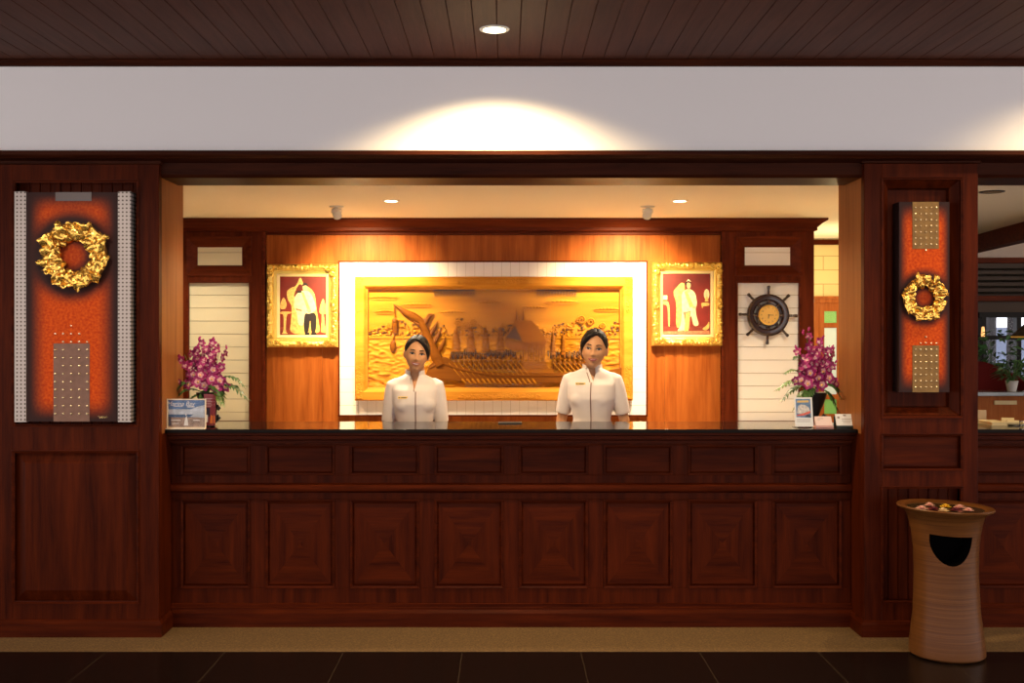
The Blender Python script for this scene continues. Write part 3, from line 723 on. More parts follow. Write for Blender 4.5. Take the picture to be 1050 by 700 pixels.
# ---- the carved teak relief
CARVE_M = wood('carved_teak_mid', (.13, .038, .005), (.23, .075, .010), 'x', rough=.42, scale=.7)
CARVE_U = wood('carved_teak_deep', (.20, .062, .006), (.34, .12, .012), 'x', rough=.42, scale=.7)
def relief():
    D = DW - .03
    x0, x1, z0, z1 = PX(365, D), PX(648, D), PZ(410, D), PZ(284, D)
    root = thing('carved_relief', ((x0 + x1) / 2, D, z0), 'large framed golden teak carving of a royal barge with rowers on a river', 'wall carving')
    fw = PX(378, D) - x0
    m = MB(); m.rect_sweep(x0, x1, z0, z1, [(0, D), (0, D - .07), (.008, D - .085), (fw - .03, D - .095), (fw - .018, D - .085), (fw - .01, D - .062), (fw, D - .055), (fw, D)])
    m.build('frame', FRAME_T, root, smooth=35)
    m = MB(); rnd = random.Random(2)
    def lat(a, b, c, d, n):
        for i in range(n):
            X_ = rnd.uniform(a, b); Z_ = rnd.uniform(c, d); s_ = 1 - abs((X_ - (a + b) / 2) / ((b - a) / 2)) if b - a > .3 else 1
            if rnd.random() > s_ * 1.6: continue
            m.ball((X_, D - .092, Z_), (.009, .005, .006), 6, 4)
    for za, zb in ((PZ(292, D), PZ(286, D)), (PZ(408, D), PZ(403, D))):
        m = MB(); m.box(PX(470, D), PX(554, D), D - .0915, D - .085, za + .004, zb - .004); lat(PX(468, D), PX(556, D), za + .002, zb - .002, 230); m.build('frame_ornament', FRAME_T, root, smooth=60)
    for xa_, xb_ in ((x0 + .012, x0 + .06), (x1 - .06, x1 - .012)):
        for za, zb in ((PZ(320, D), z1 - .015), (z0 + .015, PZ(375, D))):
            m = MB(); m.box(xa_, xb_, D - .0925, D - .085, za, zb); lat(xa_, xb_, za, zb, 90); m.build('frame_ornament', FRAME_T, root, smooth=60)
    a0, a1, b0, b1 = x0 + fw - .002, x1 - fw + .002, z0 + fw - .01, z1 - fw + .01
    yb = D - .02
    bd = MB().box(a0, a1, yb, D, b0, b1).build('carved_board', CARVE, root)
    # river: rows of shallow ripples (real relief)
    m = MB(); nx, nz = 260, 60; zh = PZ(347, D); vs = []
    for j in range(nz + 1):
        for i in range(nx + 1):
            X_ = a0 + (a1 - a0) * i / nx; Z_ = b0 + (zh - b0) * j / nz
            w = noise.noise(Vector((X_ * 14, Z_ * 34, 0))) * .6 + noise.noise(Vector((X_ * 26, Z_ * 60, 3))) * .6
            vs.append((X_, yb - .003 - .022 * max(0, w + .22) * min(1, (nz - j) / 6), Z_))
    m.add(vs, [(j * (nx + 1) + i, j * (nx + 1) + i + 1, (j + 1) * (nx + 1) + i + 1, (j + 1) * (nx + 1) + i) for j in range(nz) for i in range(nx)])
    m.build('river', CARVE, bd, smooth=80)
    def P(px, py): return (PX(px, D), PZ(py, D))
    # far bank and its trees
    m = MB(); rnd = random.Random(4)
    m.prism([P(378, 347), P(637, 347), P(637, 344.5), P(378, 344.5)], yb - .012, yb)
    for i in range(540):
        X_ = rnd.uniform(379, 636)
        if 440 < X_ < 470 and rnd.random() < .5: continue
        top = 333 - 4 * math.sin(X_ * .11) - 3 * math.sin(X_ * .31)
        Y_ = rnd.uniform(top, 345); c = P(X_, Y_)
        m.cur = int(i % 5 < 2); m.ball((c[0], yb - (.002 if i % 5 < 2 else .006), c[1]), (rnd.uniform(.006, .016), rnd.uniform(.008, .016), rnd.uniform(.005, .012)), 7, 5)  # darker balls, set deeper, paint the shade among the trees
    m.cur = 0
    for X_, Y_, s_ in ((470, 332, .028), (478, 334, .03), (485, 331, .026), (596, 328, .034), (605, 330, .03), (400, 334, .022), (617, 334, .024)):
        c = P(X_, Y_); scroll(m, c[0], c[1], yb - .016, s_, 1 if X_ % 2 else -1, .008, 1.7)
    m.build('treeline', [CARVE, CARVE_D], bd, smooth=60)
    # clouds
    for X_, Y_, w in ((393, 305.5, 15), (428, 313, 15), (464.5, 320.5, 13), (395, 320, 9), (503, 311, 12), (548, 316, 13), (576, 310, 17), (623, 317.5, 14)):
        m = MB(); n = 9
        for i in range(n):
            t = i / (n - 1) * 2 - 1; c = P(X_ + t * w, Y_ - (1 - t * t) * 1.4)
            m.ball((c[0], yb, c[1]), (w * D / F / n * 1.9, .014 * (1 - .5 * t * t), .012 * (1.05 - t * t)), 9, 6)
        c0, c1 = P(X_ - w, Y_ + .6), P(X_ + w, Y_ + .9); m.prism([c0, c1, P(X_ + w * .8, Y_ + 2), P(X_ - w * .8, Y_ + 2)], yb - .010, yb)
        m.build('cloud', CARVE, bd, smooth=60)
    # barge hull
    m = MB()
    hull = [P(*q) for q in ((436, 386), (441, 374), (450, 366), (458, 366), (470, 373), (486, 379), (505, 381), (560, 381.5), (612, 381), (640, 376), (640, 389), (600, 392), (520, 392.5), (480, 391), (455, 389))]
    m.prism(hull, yb - .045, yb)
    m.prism([P(440, 376.5), P(452, 370), P(472, 377), P(506, 384), P(612, 384), P(612, 385.5), P(505, 385.5), P(470, 379), P(452, 372), P(441, 378)], yb - .052, yb)
    m.build('barge_hull', CARVE_M, bd, bevel=.004)
    # swan-head prow
    m = MB()
    neck = [P(452, 374), P(446, 362), P(441, 350), P(436, 338), P(432, 329), P(425, 324.5), P(417, 321), P(410, 316), P(404, 312)]
    m.tube([(x, yb - .02, z) for x, z in neck], [.048, .042, .036, .031, .027, .030, .026, .014, .005], 10)
    m.tube([(x, yb - .022, z) for x, z in (P(424, 329), P(430, 333), P(437, 330), P(442, 325))], [.006, .014, .012, .004], 8)
    for q in (((440, 345), (446, 336), (449, 329)), ((444, 353), (450, 343), (452, 337)), ((436, 331), (441, 323), (446, 322)), ((448, 362), (455, 352), (457, 345))):
        m.tube([(x, yb - .016, z) for x, z in [P(*k) for k in q]], [.022, .016, .002], 8)
    for i in range(14):
        t = i / 13; c = P(449 - 16 * t, 366 - 36 * t); m.ball((c[0], yb - .05 + .02 * t, c[1]), (.017, .012, .012), 7, 5)
    m.build('swan_prow', CARVE_M, bd, smooth=50)
    # hanging tassel from the beak
    m = MB(); m.tube([(PX(405, D), yb - .02, PZ(313, D)), (PX(405.5, D), yb - .02, PZ(326, D))], .004, 6)
    m.ball((PX(405.5, D), yb - .016, PZ(329, D)), (.024, .014, .02), 10, 6)
    m.tube([(PX(405.5, D), yb - .016, PZ(331, D)), (PX(405.5, D), yb - .016, PZ(341, D))], [.026, .02], 10)
    m.ball((PX(403.5, D), yb - .02, PZ(355, D)), (.026, .022, .05), 10, 8); m.tube([(PX(405.5, D), yb - .016, PZ(341, D)), (PX(403.5, D), yb - .018, PZ(350, D))], .006, 6)
    m.build('tassel', CARVE_M, bd, smooth=50)
    # tiered umbrellas
    for X_, Yt, Yb_, w in ((468, 338, 361, 6), (483, 337, 361, 6), (498, 338, 361, 5.5), (513, 338, 361, 5), (567, 343, 364, 3.6), (577, 343, 364, 3.2)):
        m = MB(); n = 6; h = (Yb_ - Yt) / n
        for k in range(n):
            wt = w * (.42 + .58 * k / n); wb_ = w * (.42 + .58 * (k + 1) / n); y = Yt + k * h
            c0 = P(X_, y + h); c1 = P(X_, y)
            m.loft([[(c0[0] + wb_ * D / F * math.cos(a), yb - .002 - .030 * math.sin(a), c0[1] + .004) for a in [PI * q / 10 for q in range(11)]],
                    [(c1[0] + wt * .8 * D / F * math.cos(a), yb - .002 - .024 * math.sin(a), c1[1]) for a in [PI * q / 10 for q in range(11)]]], cap=False, closed=False)
            m.loft([[(c0[0] + wb_ * D / F * math.cos(a), yb - .002 - .030 * math.sin(a), c0[1] + .004) for a in [PI * q / 10 for q in range(11)]],
                    [(c0[0] + wt * .6 * D / F * math.cos(a), yb - .002 - .018 * math.sin(a), c0[1] + .002) for a in [PI * q / 10 for q in range(11)]]], cap=False, closed=False)
        c = P(X_, Yt); m.tube([(c[0], yb - .012, c[1]), (c[0], yb - .006, c[1] + .035)], [.008, .001], 6)
        c = P(X_, Yb_); m.tube([(c[0], yb - .008, c[1] + .02), (c[0], yb - .008, c[1] - .05)], .004, 6)
        m.build('tiered_umbrella', CARVE_U, bd)
    # pavilion
    m = MB()
    m.prism([P(*q) for q in ((527.5, 328.5), (545, 328.5), (553, 338), (560.5, 350.5), (536.5, 351))], yb - .036, yb - .004)
    m.prism([P(*q) for q in ((527.5, 329.5), (517, 349), (522, 349), (528, 337), (534, 350), (538, 350))], yb - .034, yb)
    m.prism([P(*q) for q in ((518, 350), (536.5, 350), (537, 357), (532, 360), (523, 358), (519, 355))], yb - .026, yb)
    for q in ((530, 320), (537, 321)):
        c = P(*q); b_ = P(q[0], 329); m.tube([(b_[0], yb - .02, b_[1]), (c[0], yb - .02, c[1] + .01), (c[0] + .002, yb - .02, c[1] + .03)], [.014, .006, .001], 6)
    for X_ in (536.5, 541.5, 547, 552.5, 558): m.prism([P(X_ - .6, 350), P(X_ + .6, 350), P(X_ + .6, 372), P(X_ - .6, 372)], yb - .032, yb - .02)
    for a in ((536, 352), (536, 371.5)): m.prism([P(535.5, a[1] - .7), P(560, a[1] - .7), P(560, a[1] + .9), P(535.5, a[1] + .9)], yb - .034, yb)
    for X_ in (539, 544.5, 550, 555.5):
        c = P(X_, 354); m.prism([P(X_ - 2.2, 352.5), P(X_ + 2.2, 352.5), P(X_ + .7, 361), P(X_, 364), P(X_ - .7, 361)], yb - .024, yb - .006)
    m.prism([P(*q) for q in ((529, 377.5), (566, 377.5), (568, 382), (527, 382))], yb - .036, yb); m.prism([P(*q) for q in ((533, 373), (560, 373), (562, 377), (531, 377))], yb - .032, yb)
    m.build('pavilion', CARVE_U, bd, bevel=.002)
    MB().prism([P(*q) for q in ((519, 346), (535, 349), (528, 334))], yb - .0345, yb - .002).build('pavilion_gable', CARVE_D, bd)
    # rowers and oars
    xs_ = [462 + i * 5.1 for i in range(15)] + [568 + i * 5 for i in range(7)]
    for X_ in xs_:
        m = MB(); c = P(X_, 374); h = P(X_ + .4, 367.5)
        m.tube([(c[0], yb - .022, c[1] - .03), (c[0] + .006, yb - .03, c[1] + .02), (h[0], yb - .03, h[1] - .012)], [.014, .016, .008], 7)
        m.ball((h[0], yb - .032, h[1] + .008), (.011, .011, .013), 7, 5); m.tube([(h[0], yb - .032, h[1] + .018), (h[0] - .003, yb - .03, h[1] + .036)], [.010, .001], 6)
        m.tube([(c[0] + .004, yb - .036, c[1] + .022), (c[0] + .022, yb - .042, c[1] + .004)], .005, 5)
        m.build('rower', CARVE_M, bd, smooth=60)
        m = MB(); L_ = 17 if X_ < 560 else 14
        a, b = P(X_ - 1.5, 371.5), P(X_ + L_, 392 + (2 if X_ < 560 else -4))
        a, b = Vector((a[0], yb - .045, a[1])), Vector((b[0], yb - .040, b[1]))
        m.tube([a, a.lerp(b, .7), a.lerp(b, .76), a.lerp(b, .95), b], [.0035, .0035, .009, .008, .002], 6)
        m.build('oar', CARVE, bd, smooth=60)
    for i in range(46):
        X_ = 463 + i * 2.25 if i < 30 else 562 + (i - 30) * 2.7
        c = P(X_, rnd.uniform(361.5, 366)); m = MB(); m.ball((c[0], yb - .012, c[1]), (.009, .012, .02), 6, 5); m.ball((c[0], yb - .016, c[1] + .024), .007, 6, 5)
        m.build('courtier', CARVE_D, bd, smooth=60)
    # bunting along the top, its cord
    for a, b in ((446, 486), (551, 590)):
        m = MB()
        for i in range(14):
            X_ = a + (b - a) * i / 13; c = P(X_, 299 + 2 * abs(i / 13 - .5)); m.prism([(c[0] - .007, c[1]), (c[0] + .007, c[1]), (c[0], c[1] - .035)], yb - .012, yb)
        m.prism([P(a - 1, 297), P(b + 1, 297), P(b + 1, 298.6), P(a - 1, 298.6)], yb - .015, yb)
        m.build('fringe', CARVE_D, bd)
    MB().box(a0, a1, D - .058, D - .054, b0, b1).build('glass_pane', GLASS, root)
relief()

# ---- ship's wheel clock
def clock():
    y = DW - .016; c = (PX(786.5, y), PZ(323, y)); s = y / F
    root = thing('ship_wheel_clock', (c[0], y, c[1]), 'dark ship wheel wall clock with gold dial on white boards', 'clock')
    def ring(r0, r1, y0, y1, name, mat, r=.006, n=48, par=root):
        m = MB(); prof = [(r0, y0), (r0, y1 + r), (r0 + r, y1), (r1 - r, y1), (r1, y1 + r), (r1, y0)]
        rings = [[(c[0] + q[0] * math.cos(2 * PI * j / n), q[1], c[1] + q[0] * math.sin(2 * PI * j / n)) for j in range(n)] for q in prof]
        m.loft(rings + [rings[0]], cap=False); return m.build(name, mat, par, smooth=40)
    DW_ = plain('ebony_gloss', (.030, .012, .009), .22, coat=.5)
    ring(14.5 * s, 21.5 * s, y - .012, y - .05, 'rim', DW_, .012)
    ring(18.6 * s, 20.0 * s, y - .045, y - .055, 'rim_groove', DW_, .004)
    ring(9.0 * s, 12.2 * s, y - .002, y - .055, 'hub', DW_)
    for k in range(8):
        a = PI / 2 - math.radians(1.5) + k * PI / 4; d = Vector((math.cos(a), 0, math.sin(a))); C = Vector((c[0], y - .032, c[1]))
        m = MB(); m.tube([C + d * (r_ * s) for r_ in (11.5, 14, 15, 21)], [.018, .011, .014, .014], 10)
        m.tube([C + d * (r_ * s) for r_ in (21, 22.4, 23, 25.5, 28.5, 29.8, 30.3)], [.013, .009, .011, .009, .013, .012, .003], 10)
        m.build('spoke_handle', DW_, root, smooth=50)
    ring(9.2 * s, 10.4 * s, y - .05, y - .068, 'bezel', GOLDY, .004)
    m = MB(); m.lathe([(.001, y - .058), (9.4 * s, y - .058), (9.4 * s, y - .05), (.001, y - .05)], (c[0], 0, c[1]), 40, 'y'); 
    dial = m.build('dial', plain('gold_dial', (.78, .48, .12), .4, .35), root)
    m = MB()
    for h in range(1, 13):
        a = PI / 2 - h * PI / 6; text_mesh(m, str(h), c[0] + 7.4 * s * math.cos(a), y - .0588, c[1] + 7.4 * s * math.sin(a), .018)
    m.build('numerals', P_DARK, dial)
    def hand(a, L_, w, name):
        d = Vector((math.cos(a), 0, math.sin(a))); e = Vector((-d.z, 0, d.x)); C = Vector((c[0], y - .061, c[1])); m = MB()
        q = [C - d * L_ * .15 - e * w, C + d * L_ * .8 - e * w * .7, C + d * L_, C + d * L_ * .8 + e * w * .7, C - d * L_ * .15 + e * w]
        m.prism([(v.x, v.z) for v in q], y - .0625, y - .0605); m.build(name, P_DARK, dial)
    hand(math.radians(-2), 5.6 * s, .0026, 'minute_hand'); hand(math.radians(-97), 4.2 * s, .0034, 'hour_hand')
clock()

# ================================================================== LIGHT FITTINGS
def downlight(x, y, zc, r, label, lit=True, es=LENS):
    root = thing('ceiling_downlight', (x, y, zc), label, 'ceiling light')
    m = MB(); m.lathe([(r * .78, -.001), (r * .78, -.006), (r, -.004), (r * 1.03, -.0005)], (x, y, zc), 32, cap=False); m.build('trim_ring', WHITE_PL if lit else BLACK_METAL, root, smooth=40)
    m = MB(); m.lathe([(.001, -.0025), (r * .79, -.0025)], (x, y, zc), 32, cap=False); m.build('lens', es if lit else plain('dull_lens', (.30, .22, .14), .6), root)
    return root
fd = [(PX(507, 5.32), 5.32)]
downlight(PX(507, 5.32), 5.32, ZCF, .07, 'lit round downlight in the dark plank ceiling of the hall')
for px, lab in ((401, 'lit round downlight left of centre in the cream ceiling behind the counter'), (697, 'lit round downlight right of centre in the cream ceiling behind the counter')):
    downlight(PX(px, 7.42), 7.42, ZCB, .055, lab)
def spotlight(px, py, aim, label):
    D = 7.75; x = PX(px, D); root = thing('ceiling_spotlight', (x, D, ZCB), label, 'spotlight')
    m = MB(); m.lathe([(.050, 0), (.050, -.007), (.040, -.011), (.001, -.011)], (x, D, ZCB), 24); m.build('base', GREY_PL, root, smooth=40)
    m = MB(); m.tube([(x, D, ZCB - .009), (x, D, ZCB - .022)], .008, 8)
    for s_ in (-1, 1): m.tube([(x, D, ZCB - .020), (x + s_ * .034, D, ZCB - .022), (x + s_ * .034, D, ZCB - .046)], .004, 6)
    m.build('bracket', GREY_PL, root, smooth=50)
    c = Vector((x, D, ZCB - .046)); d = (Vector(aim) - c).normalized()
    m = MB(); m.tube([c - d * .032, c - d * .028, c - d * .01, c + d * .035, c + d * .037], [.010, .024, .030, .032, .030], 20); h = m.build('lamp_head', GREY_PL, root, smooth=45)
    m = MB(); m.tube([c + d * .037, c + d * .039], [.027, .026], 20); m.build('lens', LENS, h)
    return c + d * .05, d
SPOTS = [spotlight(345, 213, (PX(378, DW), DW, PZ(312, DW)), 'small grey spotlight on the ceiling over the left gilt portrait'),
         spotlight(664, 213, (PX(638, DW), DW, PZ(312, DW)), 'small grey spotlight on the ceiling near the right gilt portrait')]

# ================================================================== URN ASH-BIN WITH FLOATING FLOWERS
def urn():
    c = (PX(971, 5.67), 5.67); lean = -.012; tilt = .032
    prof = [(.0, .004), (.176, .004), (.184, .012), (.183, .05), (.174, .12), (.162, .22), (.157, .33), (.154, .43), (.156, .53), (.164, .61), (.176, .67), (.186, .705), (.198, .722), (.230, .737), (.234, .745), (.230, .751), (.212, .748), (.190, .742), (.184, .738), (.178, .728), (.0, .724)]
    mt, nt, b = new_mat('brown_stoneware'); N = nt.nodes.new; L = nt.links.new
    tc = N('ShaderNodeTexCoord'); mp = N('ShaderNodeMapping'); mp.inputs['Scale'].default_value = (.8, .8, 60); L(tc.outputs['Object'], mp.inputs[0])
    n = N('ShaderNodeTexNoise'); n.inputs['Scale'].default_value = 2; n.inputs['Detail'].default_value = 5; L(mp.outputs[0], n.inputs['Vector'])
    r = N('ShaderNodeValToRGB'); r.color_ramp.elements[0].color = (.090, .028, .0055, 1); r.color_ramp.elements[1].color = (.165, .058, .013, 1); r.color_ramp.elements[0].position = .3; r.color_ramp.elements[1].position = .75
    L(n.outputs['Fac'], r.inputs[0]); L(r.outputs[0], b.inputs['Base Color']); b.inputs['Roughness'].default_value = .36; b.inputs['Specular IOR Level'].default_value = .22
    bp = N('ShaderNodeBump'); bp.inputs['Strength'].default_value = .25; bp.inputs['Distance'].default_value = .004; L(n.outputs['Fac'], bp.inputs['Height']); L(bp.outputs['Normal'], b.inputs['Normal'])
    root = thing('stoneware_urn', (c[0], c[1], 0), 'tall flared brown stoneware urn bin with half-moon opening on the black floor', 'urn')
    m = MB(); m.lathe([q for q in prof if q[0] > 0], (c[0], c[1], 0), 72)
    m.v = [(x + lean * z, y, z - tilt * max(0, (z - .6) / .15) * (x - c[0])) for x, y, z in m.v]
    o = m.build('body', mt, root)
    # half-moon opening cut through the front
    k = MB(); cz = PZ(549, 5.51); wd = 20.8 * 5.51 / F; hd = 30.5 * 5.51 / F; xc = PX(977.5, 5.51)
    poly = [(xc - wd, cz), (xc + wd, cz - .012)] + [(xc + wd * math.cos(a), cz - .008 - hd * math.sin(a) ** 1.0) for a in [PI * i / 16 for i in range(1, 16)]]
    k.prism(poly, c[1] - .4, c[1] - .02)
    cut = k.build('cutter', DARK)
    bake(o, [('BOOLEAN', dict(operation='DIFFERENCE', object=cut, solver='EXACT'))])
    bpy.data.objects.remove(cut)
    for p in o.data.polygons: p.use_smooth = True
    o.data.set_sharp_from_angle(angle=math.radians(38))
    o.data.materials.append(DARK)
    for p in o.data.polygons:          # inside of the opening blackened to paint its shade
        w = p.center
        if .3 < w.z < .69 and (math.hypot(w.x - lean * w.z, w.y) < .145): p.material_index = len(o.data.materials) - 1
    zt = .739
    m = MB(); m.lathe([(.001, zt), (.184, zt)], (c[0] + lean * zt, c[1], 0), 40, cap=False)
    m.v = [(x, y, z - tilt * .75 * (x - c[0])) for x, y, z in m.v]; m.build('water', plain('dark_water', (.05, .03, .012), .05, spec=.6), root)
    kinds = {'pink': plain('petal_pink', (.78, .42, .34), .55), 'red': plain('petal_maroon', (.16, .010, .02), .5), 'yellow': plain('petal_yellow', (.90, .58, .03), .5), 'cream': plain('petal_cream', (.82, .62, .34), .5)}
    fl = [(937 + 8, 5.60, 'pink', .034, 'pale pink flower head at the left end of the urn dish'), (953, 5.72, 'pink', .030, 'pink flower head at the back of the urn dish'), (957.5, 5.575, 'red', .034, 'maroon flower head left of the yellow one in the urn'),
          (969.5, 5.68, 'yellow', .032, 'bright yellow flower head floating at the centre of the urn'), (967, 5.545, 'cream', .032, 'cream flower head in front of the yellow one in the urn'), (980, 5.57, 'red', .032, 'maroon flower head right of the cream one in the urn'),
          (984, 5.67, 'pink', .034, 'pale pink flower head right of the yellow one in the urn'), (993, 5.575, 'pink', .030, 'pale pink flower head at the right end of the urn dish')]
    rnd = random.Random(8)
    for px, y, kd, r_, lab in fl:
        x = PX(px, y); z = .739 - tilt * .75 * (x - c[0]); m = MB()
        for lay in range(3):
            nn = (9, 7, 5)[lay]; ll = r_ * (1, .72, .42)[lay]; up = (.25, .75, 1.4)[lay]
            for i in range(nn):
                a = 2 * PI * i / nn + lay * .4; d = Vector((math.cos(a), math.sin(a), 0)); e = Vector((-d.y, d.x, 0)); w = ll * .42; b0 = Vector((x, y, z + .003 + lay * .004))
                m.add([b0, b0 + d * ll * .5 + e * w + Vector((0, 0, ll * .3 * up)), b0 + d * ll + Vector((0, 0, ll * .38 * up)), b0 + d * ll * .5 - e * w + Vector((0, 0, ll * .3 * up)), b0 + d * ll * .55 + Vector((0, 0, ll * .16 * up))],
                      [(0, 4, 1), (1, 4, 2), (2, 4, 3), (3, 4, 0)])
        m.ball((x, y, z + .012), (r_ * .25, r_ * .25, r_ * .25), 8, 6)
        o = m.build('flower_head', kinds[kd], smooth=60); tag(o, lab, 'flower', 'flower heads floating in the urn')
urn()

# ================================================================== THINGS ON THE COUNTER
ZT = 1.10
MAG = plain('orchid_magenta', (.36, .010, .13), .5, sss=.0, vary=.45, bscale=40)
MAG_L = plain('orchid_pink', (.52, .04, .20), .5, vary=.3, bscale=40)
ORW = plain('orchid_white', (.74, .40, .42), .45)
ORY = plain('orchid_throat', (.85, .45, .15), .45)
LEAF = plain('leaf_green', (.045, .115, .020), .45, vary=.5, bscale=14)
LEAF_L = plain('leaf_lime', (.13, .24, .035), .45, vary=.3, bscale=14)
def petal(m, d, L_, w, up, c=(0, 0, 0)):
    d = Vector(d).normalized(); n = Vector((0, -1, 0)); e = d.cross(n).normalized(); C = Vector(c)
    rows = [(0, .15), (.3, .8), (.6, 1), (.85, .6), (1, .05)]; vs = []
    for t, k in rows:
        h = up * L_ * math.sin(t * PI * .75)
        for s_ in (-1, 0, 1): vs.append(C + d * L_ * t + e * w * k * s_ + n * (h + (-.12 * L_ if s_ == 0 else 0)))
    m.add(vs, [(i * 3 + j, i * 3 + j + 1, i * 3 + j + 4, i * 3 + j + 3) for i in range(4) for j in range(2)])
def blossom_mesh(kind):
    m = MB()
    if kind == 0:      # open magenta flower with pale throat
        for k in range(5):
            a = PI / 2 + k * 2 * PI / 5; m.cur = 0 if k % 2 else 1; petal(m, (math.cos(a), 0, math.sin(a)), .030, .011 if k else .009, .25)
        m.cur = 2
        for a in (-PI / 2, -PI / 2 - .8, -PI / 2 + .8): petal(m, (math.cos(a), 0, math.sin(a)), .016, .006, .55, (0, -.004, 0))
        m.ball((0, -.006, 0), (.005, .008, .006), 7, 5)
    elif kind == 1:    # large flower, white centred
        for k in range(5):
            a = PI / 2 + k * 2 * PI / 5; m.cur = 0; petal(m, (math.cos(a), 0, math.sin(a)), .037, .015, .3)
        m.cur = 2
        for k in range(5):
            a = PI / 2 + k * 2 * PI / 5; petal(m, (math.cos(a), 0, math.sin(a)), .019, .009, .36, (0, -.003, 0))
        m.cur = 3; m.ball((0, -.012, -.004), (.006, .008, .007), 7, 5)
    else:              # closed bud
        m.cur = 0; m.tube([(0, 0, -.014), (0, -.003, 0), (0, 0, .016)], [.003, .009, .002], 8); m.cur = 1; petal(m, (.3, 0, 1), .02, .006, .4)
    o = m.build('blossom', [MAG, MAG_L, ORW, ORY], smooth=60, origin=(0, 0, 0)); me = o.data; bpy.data.objects.remove(o); return me
BL = [blossom_mesh(k) for k in range(3)]
def lobed_leaf(root, base, d, L_, w, droop, seed, mat):
    rnd = random.Random(seed); d = Vector(d).normalized(); side = d.cross(Vector((0, 0, 1))).normalized(); base = Vector(base)
    sp = [base + d * (L_ * t) + Vector((0, 0, -droop * L_ * t * t + .02 * math.sin(PI * t))) for t in [i / 8 for i in range(9)]]
    m = MB(); m.tube(sp, [.003 * (1 - .7 * i / 8) for i in range(9)], 5)
    for i in range(1, 8):
        t = i / 8; ll = w * (1.15 - abs(t - .4) * 1.3) * rnd.uniform(.85, 1.15); tang = (sp[i + 1] - sp[i - 1]).normalized()
        for s_ in (-1, 1):
            v = (side * s_ + tang * .9).normalized(); up = Vector((0, 0, 1)); tip = sp[i] + v * ll - up * ll * .25
            a = sp[i] - tang * L_ * .055; b = sp[i] + tang * L_ * .07
            mid = sp[i] + v * ll * .55; e = tang * ll * .24
            m.add([a, mid - e + up * .004, tip, mid + e + up * .002, b], [(0, 1, 2, 3, 4)])
    m.add([sp[7], sp[7] + side * .012, sp[8] + d * .02, sp[7] - side * .012], [(0, 1, 2, 3)])
    return m.build('leaf', mat, root)
def arrangement(cx, cy, label, seed, spikes, big, leaves, vase_right, top):
    rnd = random.Random(seed)
    root = thing('orchid_arrangement', (cx, cy, ZT), label, 'flowers')
    sg = 1 if vase_right else -1
    m = MB(); z0 = ZT
    # black iron horn vase on a curled foot
    pts = [(cx - .012, cy, ZT + .035), (cx - .006, cy, ZT + .07), (cx, cy, ZT + .115), (cx, cy, ZT + .16), (cx, cy, ZT + .185)]
    m.tube(pts, [.024, .030, .044, .060, .066], 18); m.build('vase', BLACK_METAL, root, smooth=50)
    m = MB(); m.lathe([(.052, 0), (.052, .008), (.03, .014), (.018, .04)], (cx - .012, cy, ZT), 20)
    sc = [(cx - .01, cy - .01, ZT + .012), (cx + .03, cy - .015, ZT + .012), (cx + .055, cy - .015, ZT + .026), (cx + .058, cy - .015, ZT + .048), (cx + .042, cy - .015, ZT + .056), (cx + .034, cy - .015, ZT + .044)]
    m.tube(sc, [.010, .010, .010, .009, .008, .009], 8); m.build('foot', BLACK_METAL, root, smooth=50)
    if not vase_right:
        m = MB()
        for zz in (.045, .10):
            m.tube([(cx + .058, cy - .06, ZT + zz - .03), (cx + .062, cy - .06, ZT + zz), (cx + .074, cy - .06, ZT + zz + .012), (cx + .082, cy - .06, ZT + zz - .002), (cx + .072, cy - .06, ZT + zz - .01)], [.008, .009, .009, .009, .010], 8)
        m.tube([(cx + .03, cy - .03, ZT + .01), (cx + .058, cy - .06, ZT + .02), (cx + .062, cy - .06, ZT + .12), (cx + .04, cy - .02, ZT + .16)], .007, 8)
        m.build('scroll_bracket', BLACK_METAL, root, smooth=50)
    def put(kind, p, sc_, yaw, tl):
        o = bpy.data.objects.new('blossom', BL[kind]); COL.objects.link(o); o.parent = root
        o.location = Vector(p) - Vector((cx, cy, ZT)); o.rotation_euler = (tl, rnd.uniform(-.6, .6), yaw); o.scale = (sc_,) * 3
    rim = Vector((cx, cy, ZT + .18))
    for (ex, ez, nb) in spikes:
        tip = Vector((cx + ex, cy + rnd.uniform(-.06, .05), ZT + ez)); mid = rim.lerp(tip, .5) + Vector((ex * .2, rnd.uniform(-.03, .02), .01))
        def bz(t): return rim * (1 - t) ** 2 + mid * 2 * t * (1 - t) + tip * t * t
        m = MB(); m.tube([bz(i / 8) for i in range(9)], [.003 - .0015 * i / 8 for i in range(9)], 5); m.build('stem', LEAF, root)
        for i in range(nb):
            t = .38 + .62 * i / (nb - 1); p = bz(t) + Vector((rnd.uniform(-.022, .022), -.012 - rnd.uniform(0, .03), rnd.uniform(-.012, .012)))
            put(2 if t > .93 else 0, p, 1.12 - .3 * t + rnd.uniform(-.08, .12), rnd.uniform(-.9, .9), rnd.uniform(-.3, .3))
    for ex, ez, s_ in big:
        put(1, (cx + ex, cy - .055 - rnd.uniform(0, .03), ZT + ez), s_, rnd.uniform(-.5, .5), rnd.uniform(-.25, .25))
    for i, (bx, bz_, dx, dz, L_, w, dr, k) in enumerate(leaves):
        lobed_leaf(root, (cx + bx, cy - .03, ZT + bz_), (dx, -.25, dz), L_, w, dr, seed + i, LEAF_L if k else LEAF)
    return root
cy = 6.42
s64 = cy / F
spL = [(-.12, .40, 6), (-.085, .44, 6), (-.05, .46, 7), (-.015, .49, 7), (.03, .495, 7), (.06, .46, 6), (.105, .435, 6), (.085, .36, 5), (-.125, .31, 5)]
bgL = [(-.085, .235, .9), (-.04, .25, 1), (.0, .23, 1.05), (.045, .265, 1), (.09, .255, 1), (.125, .225, 1.05), (.07, .215, .95), (-.02, .285, 1), (.05, .32, .95), (-.065, .29, .9), (-.15, .25, .55)]
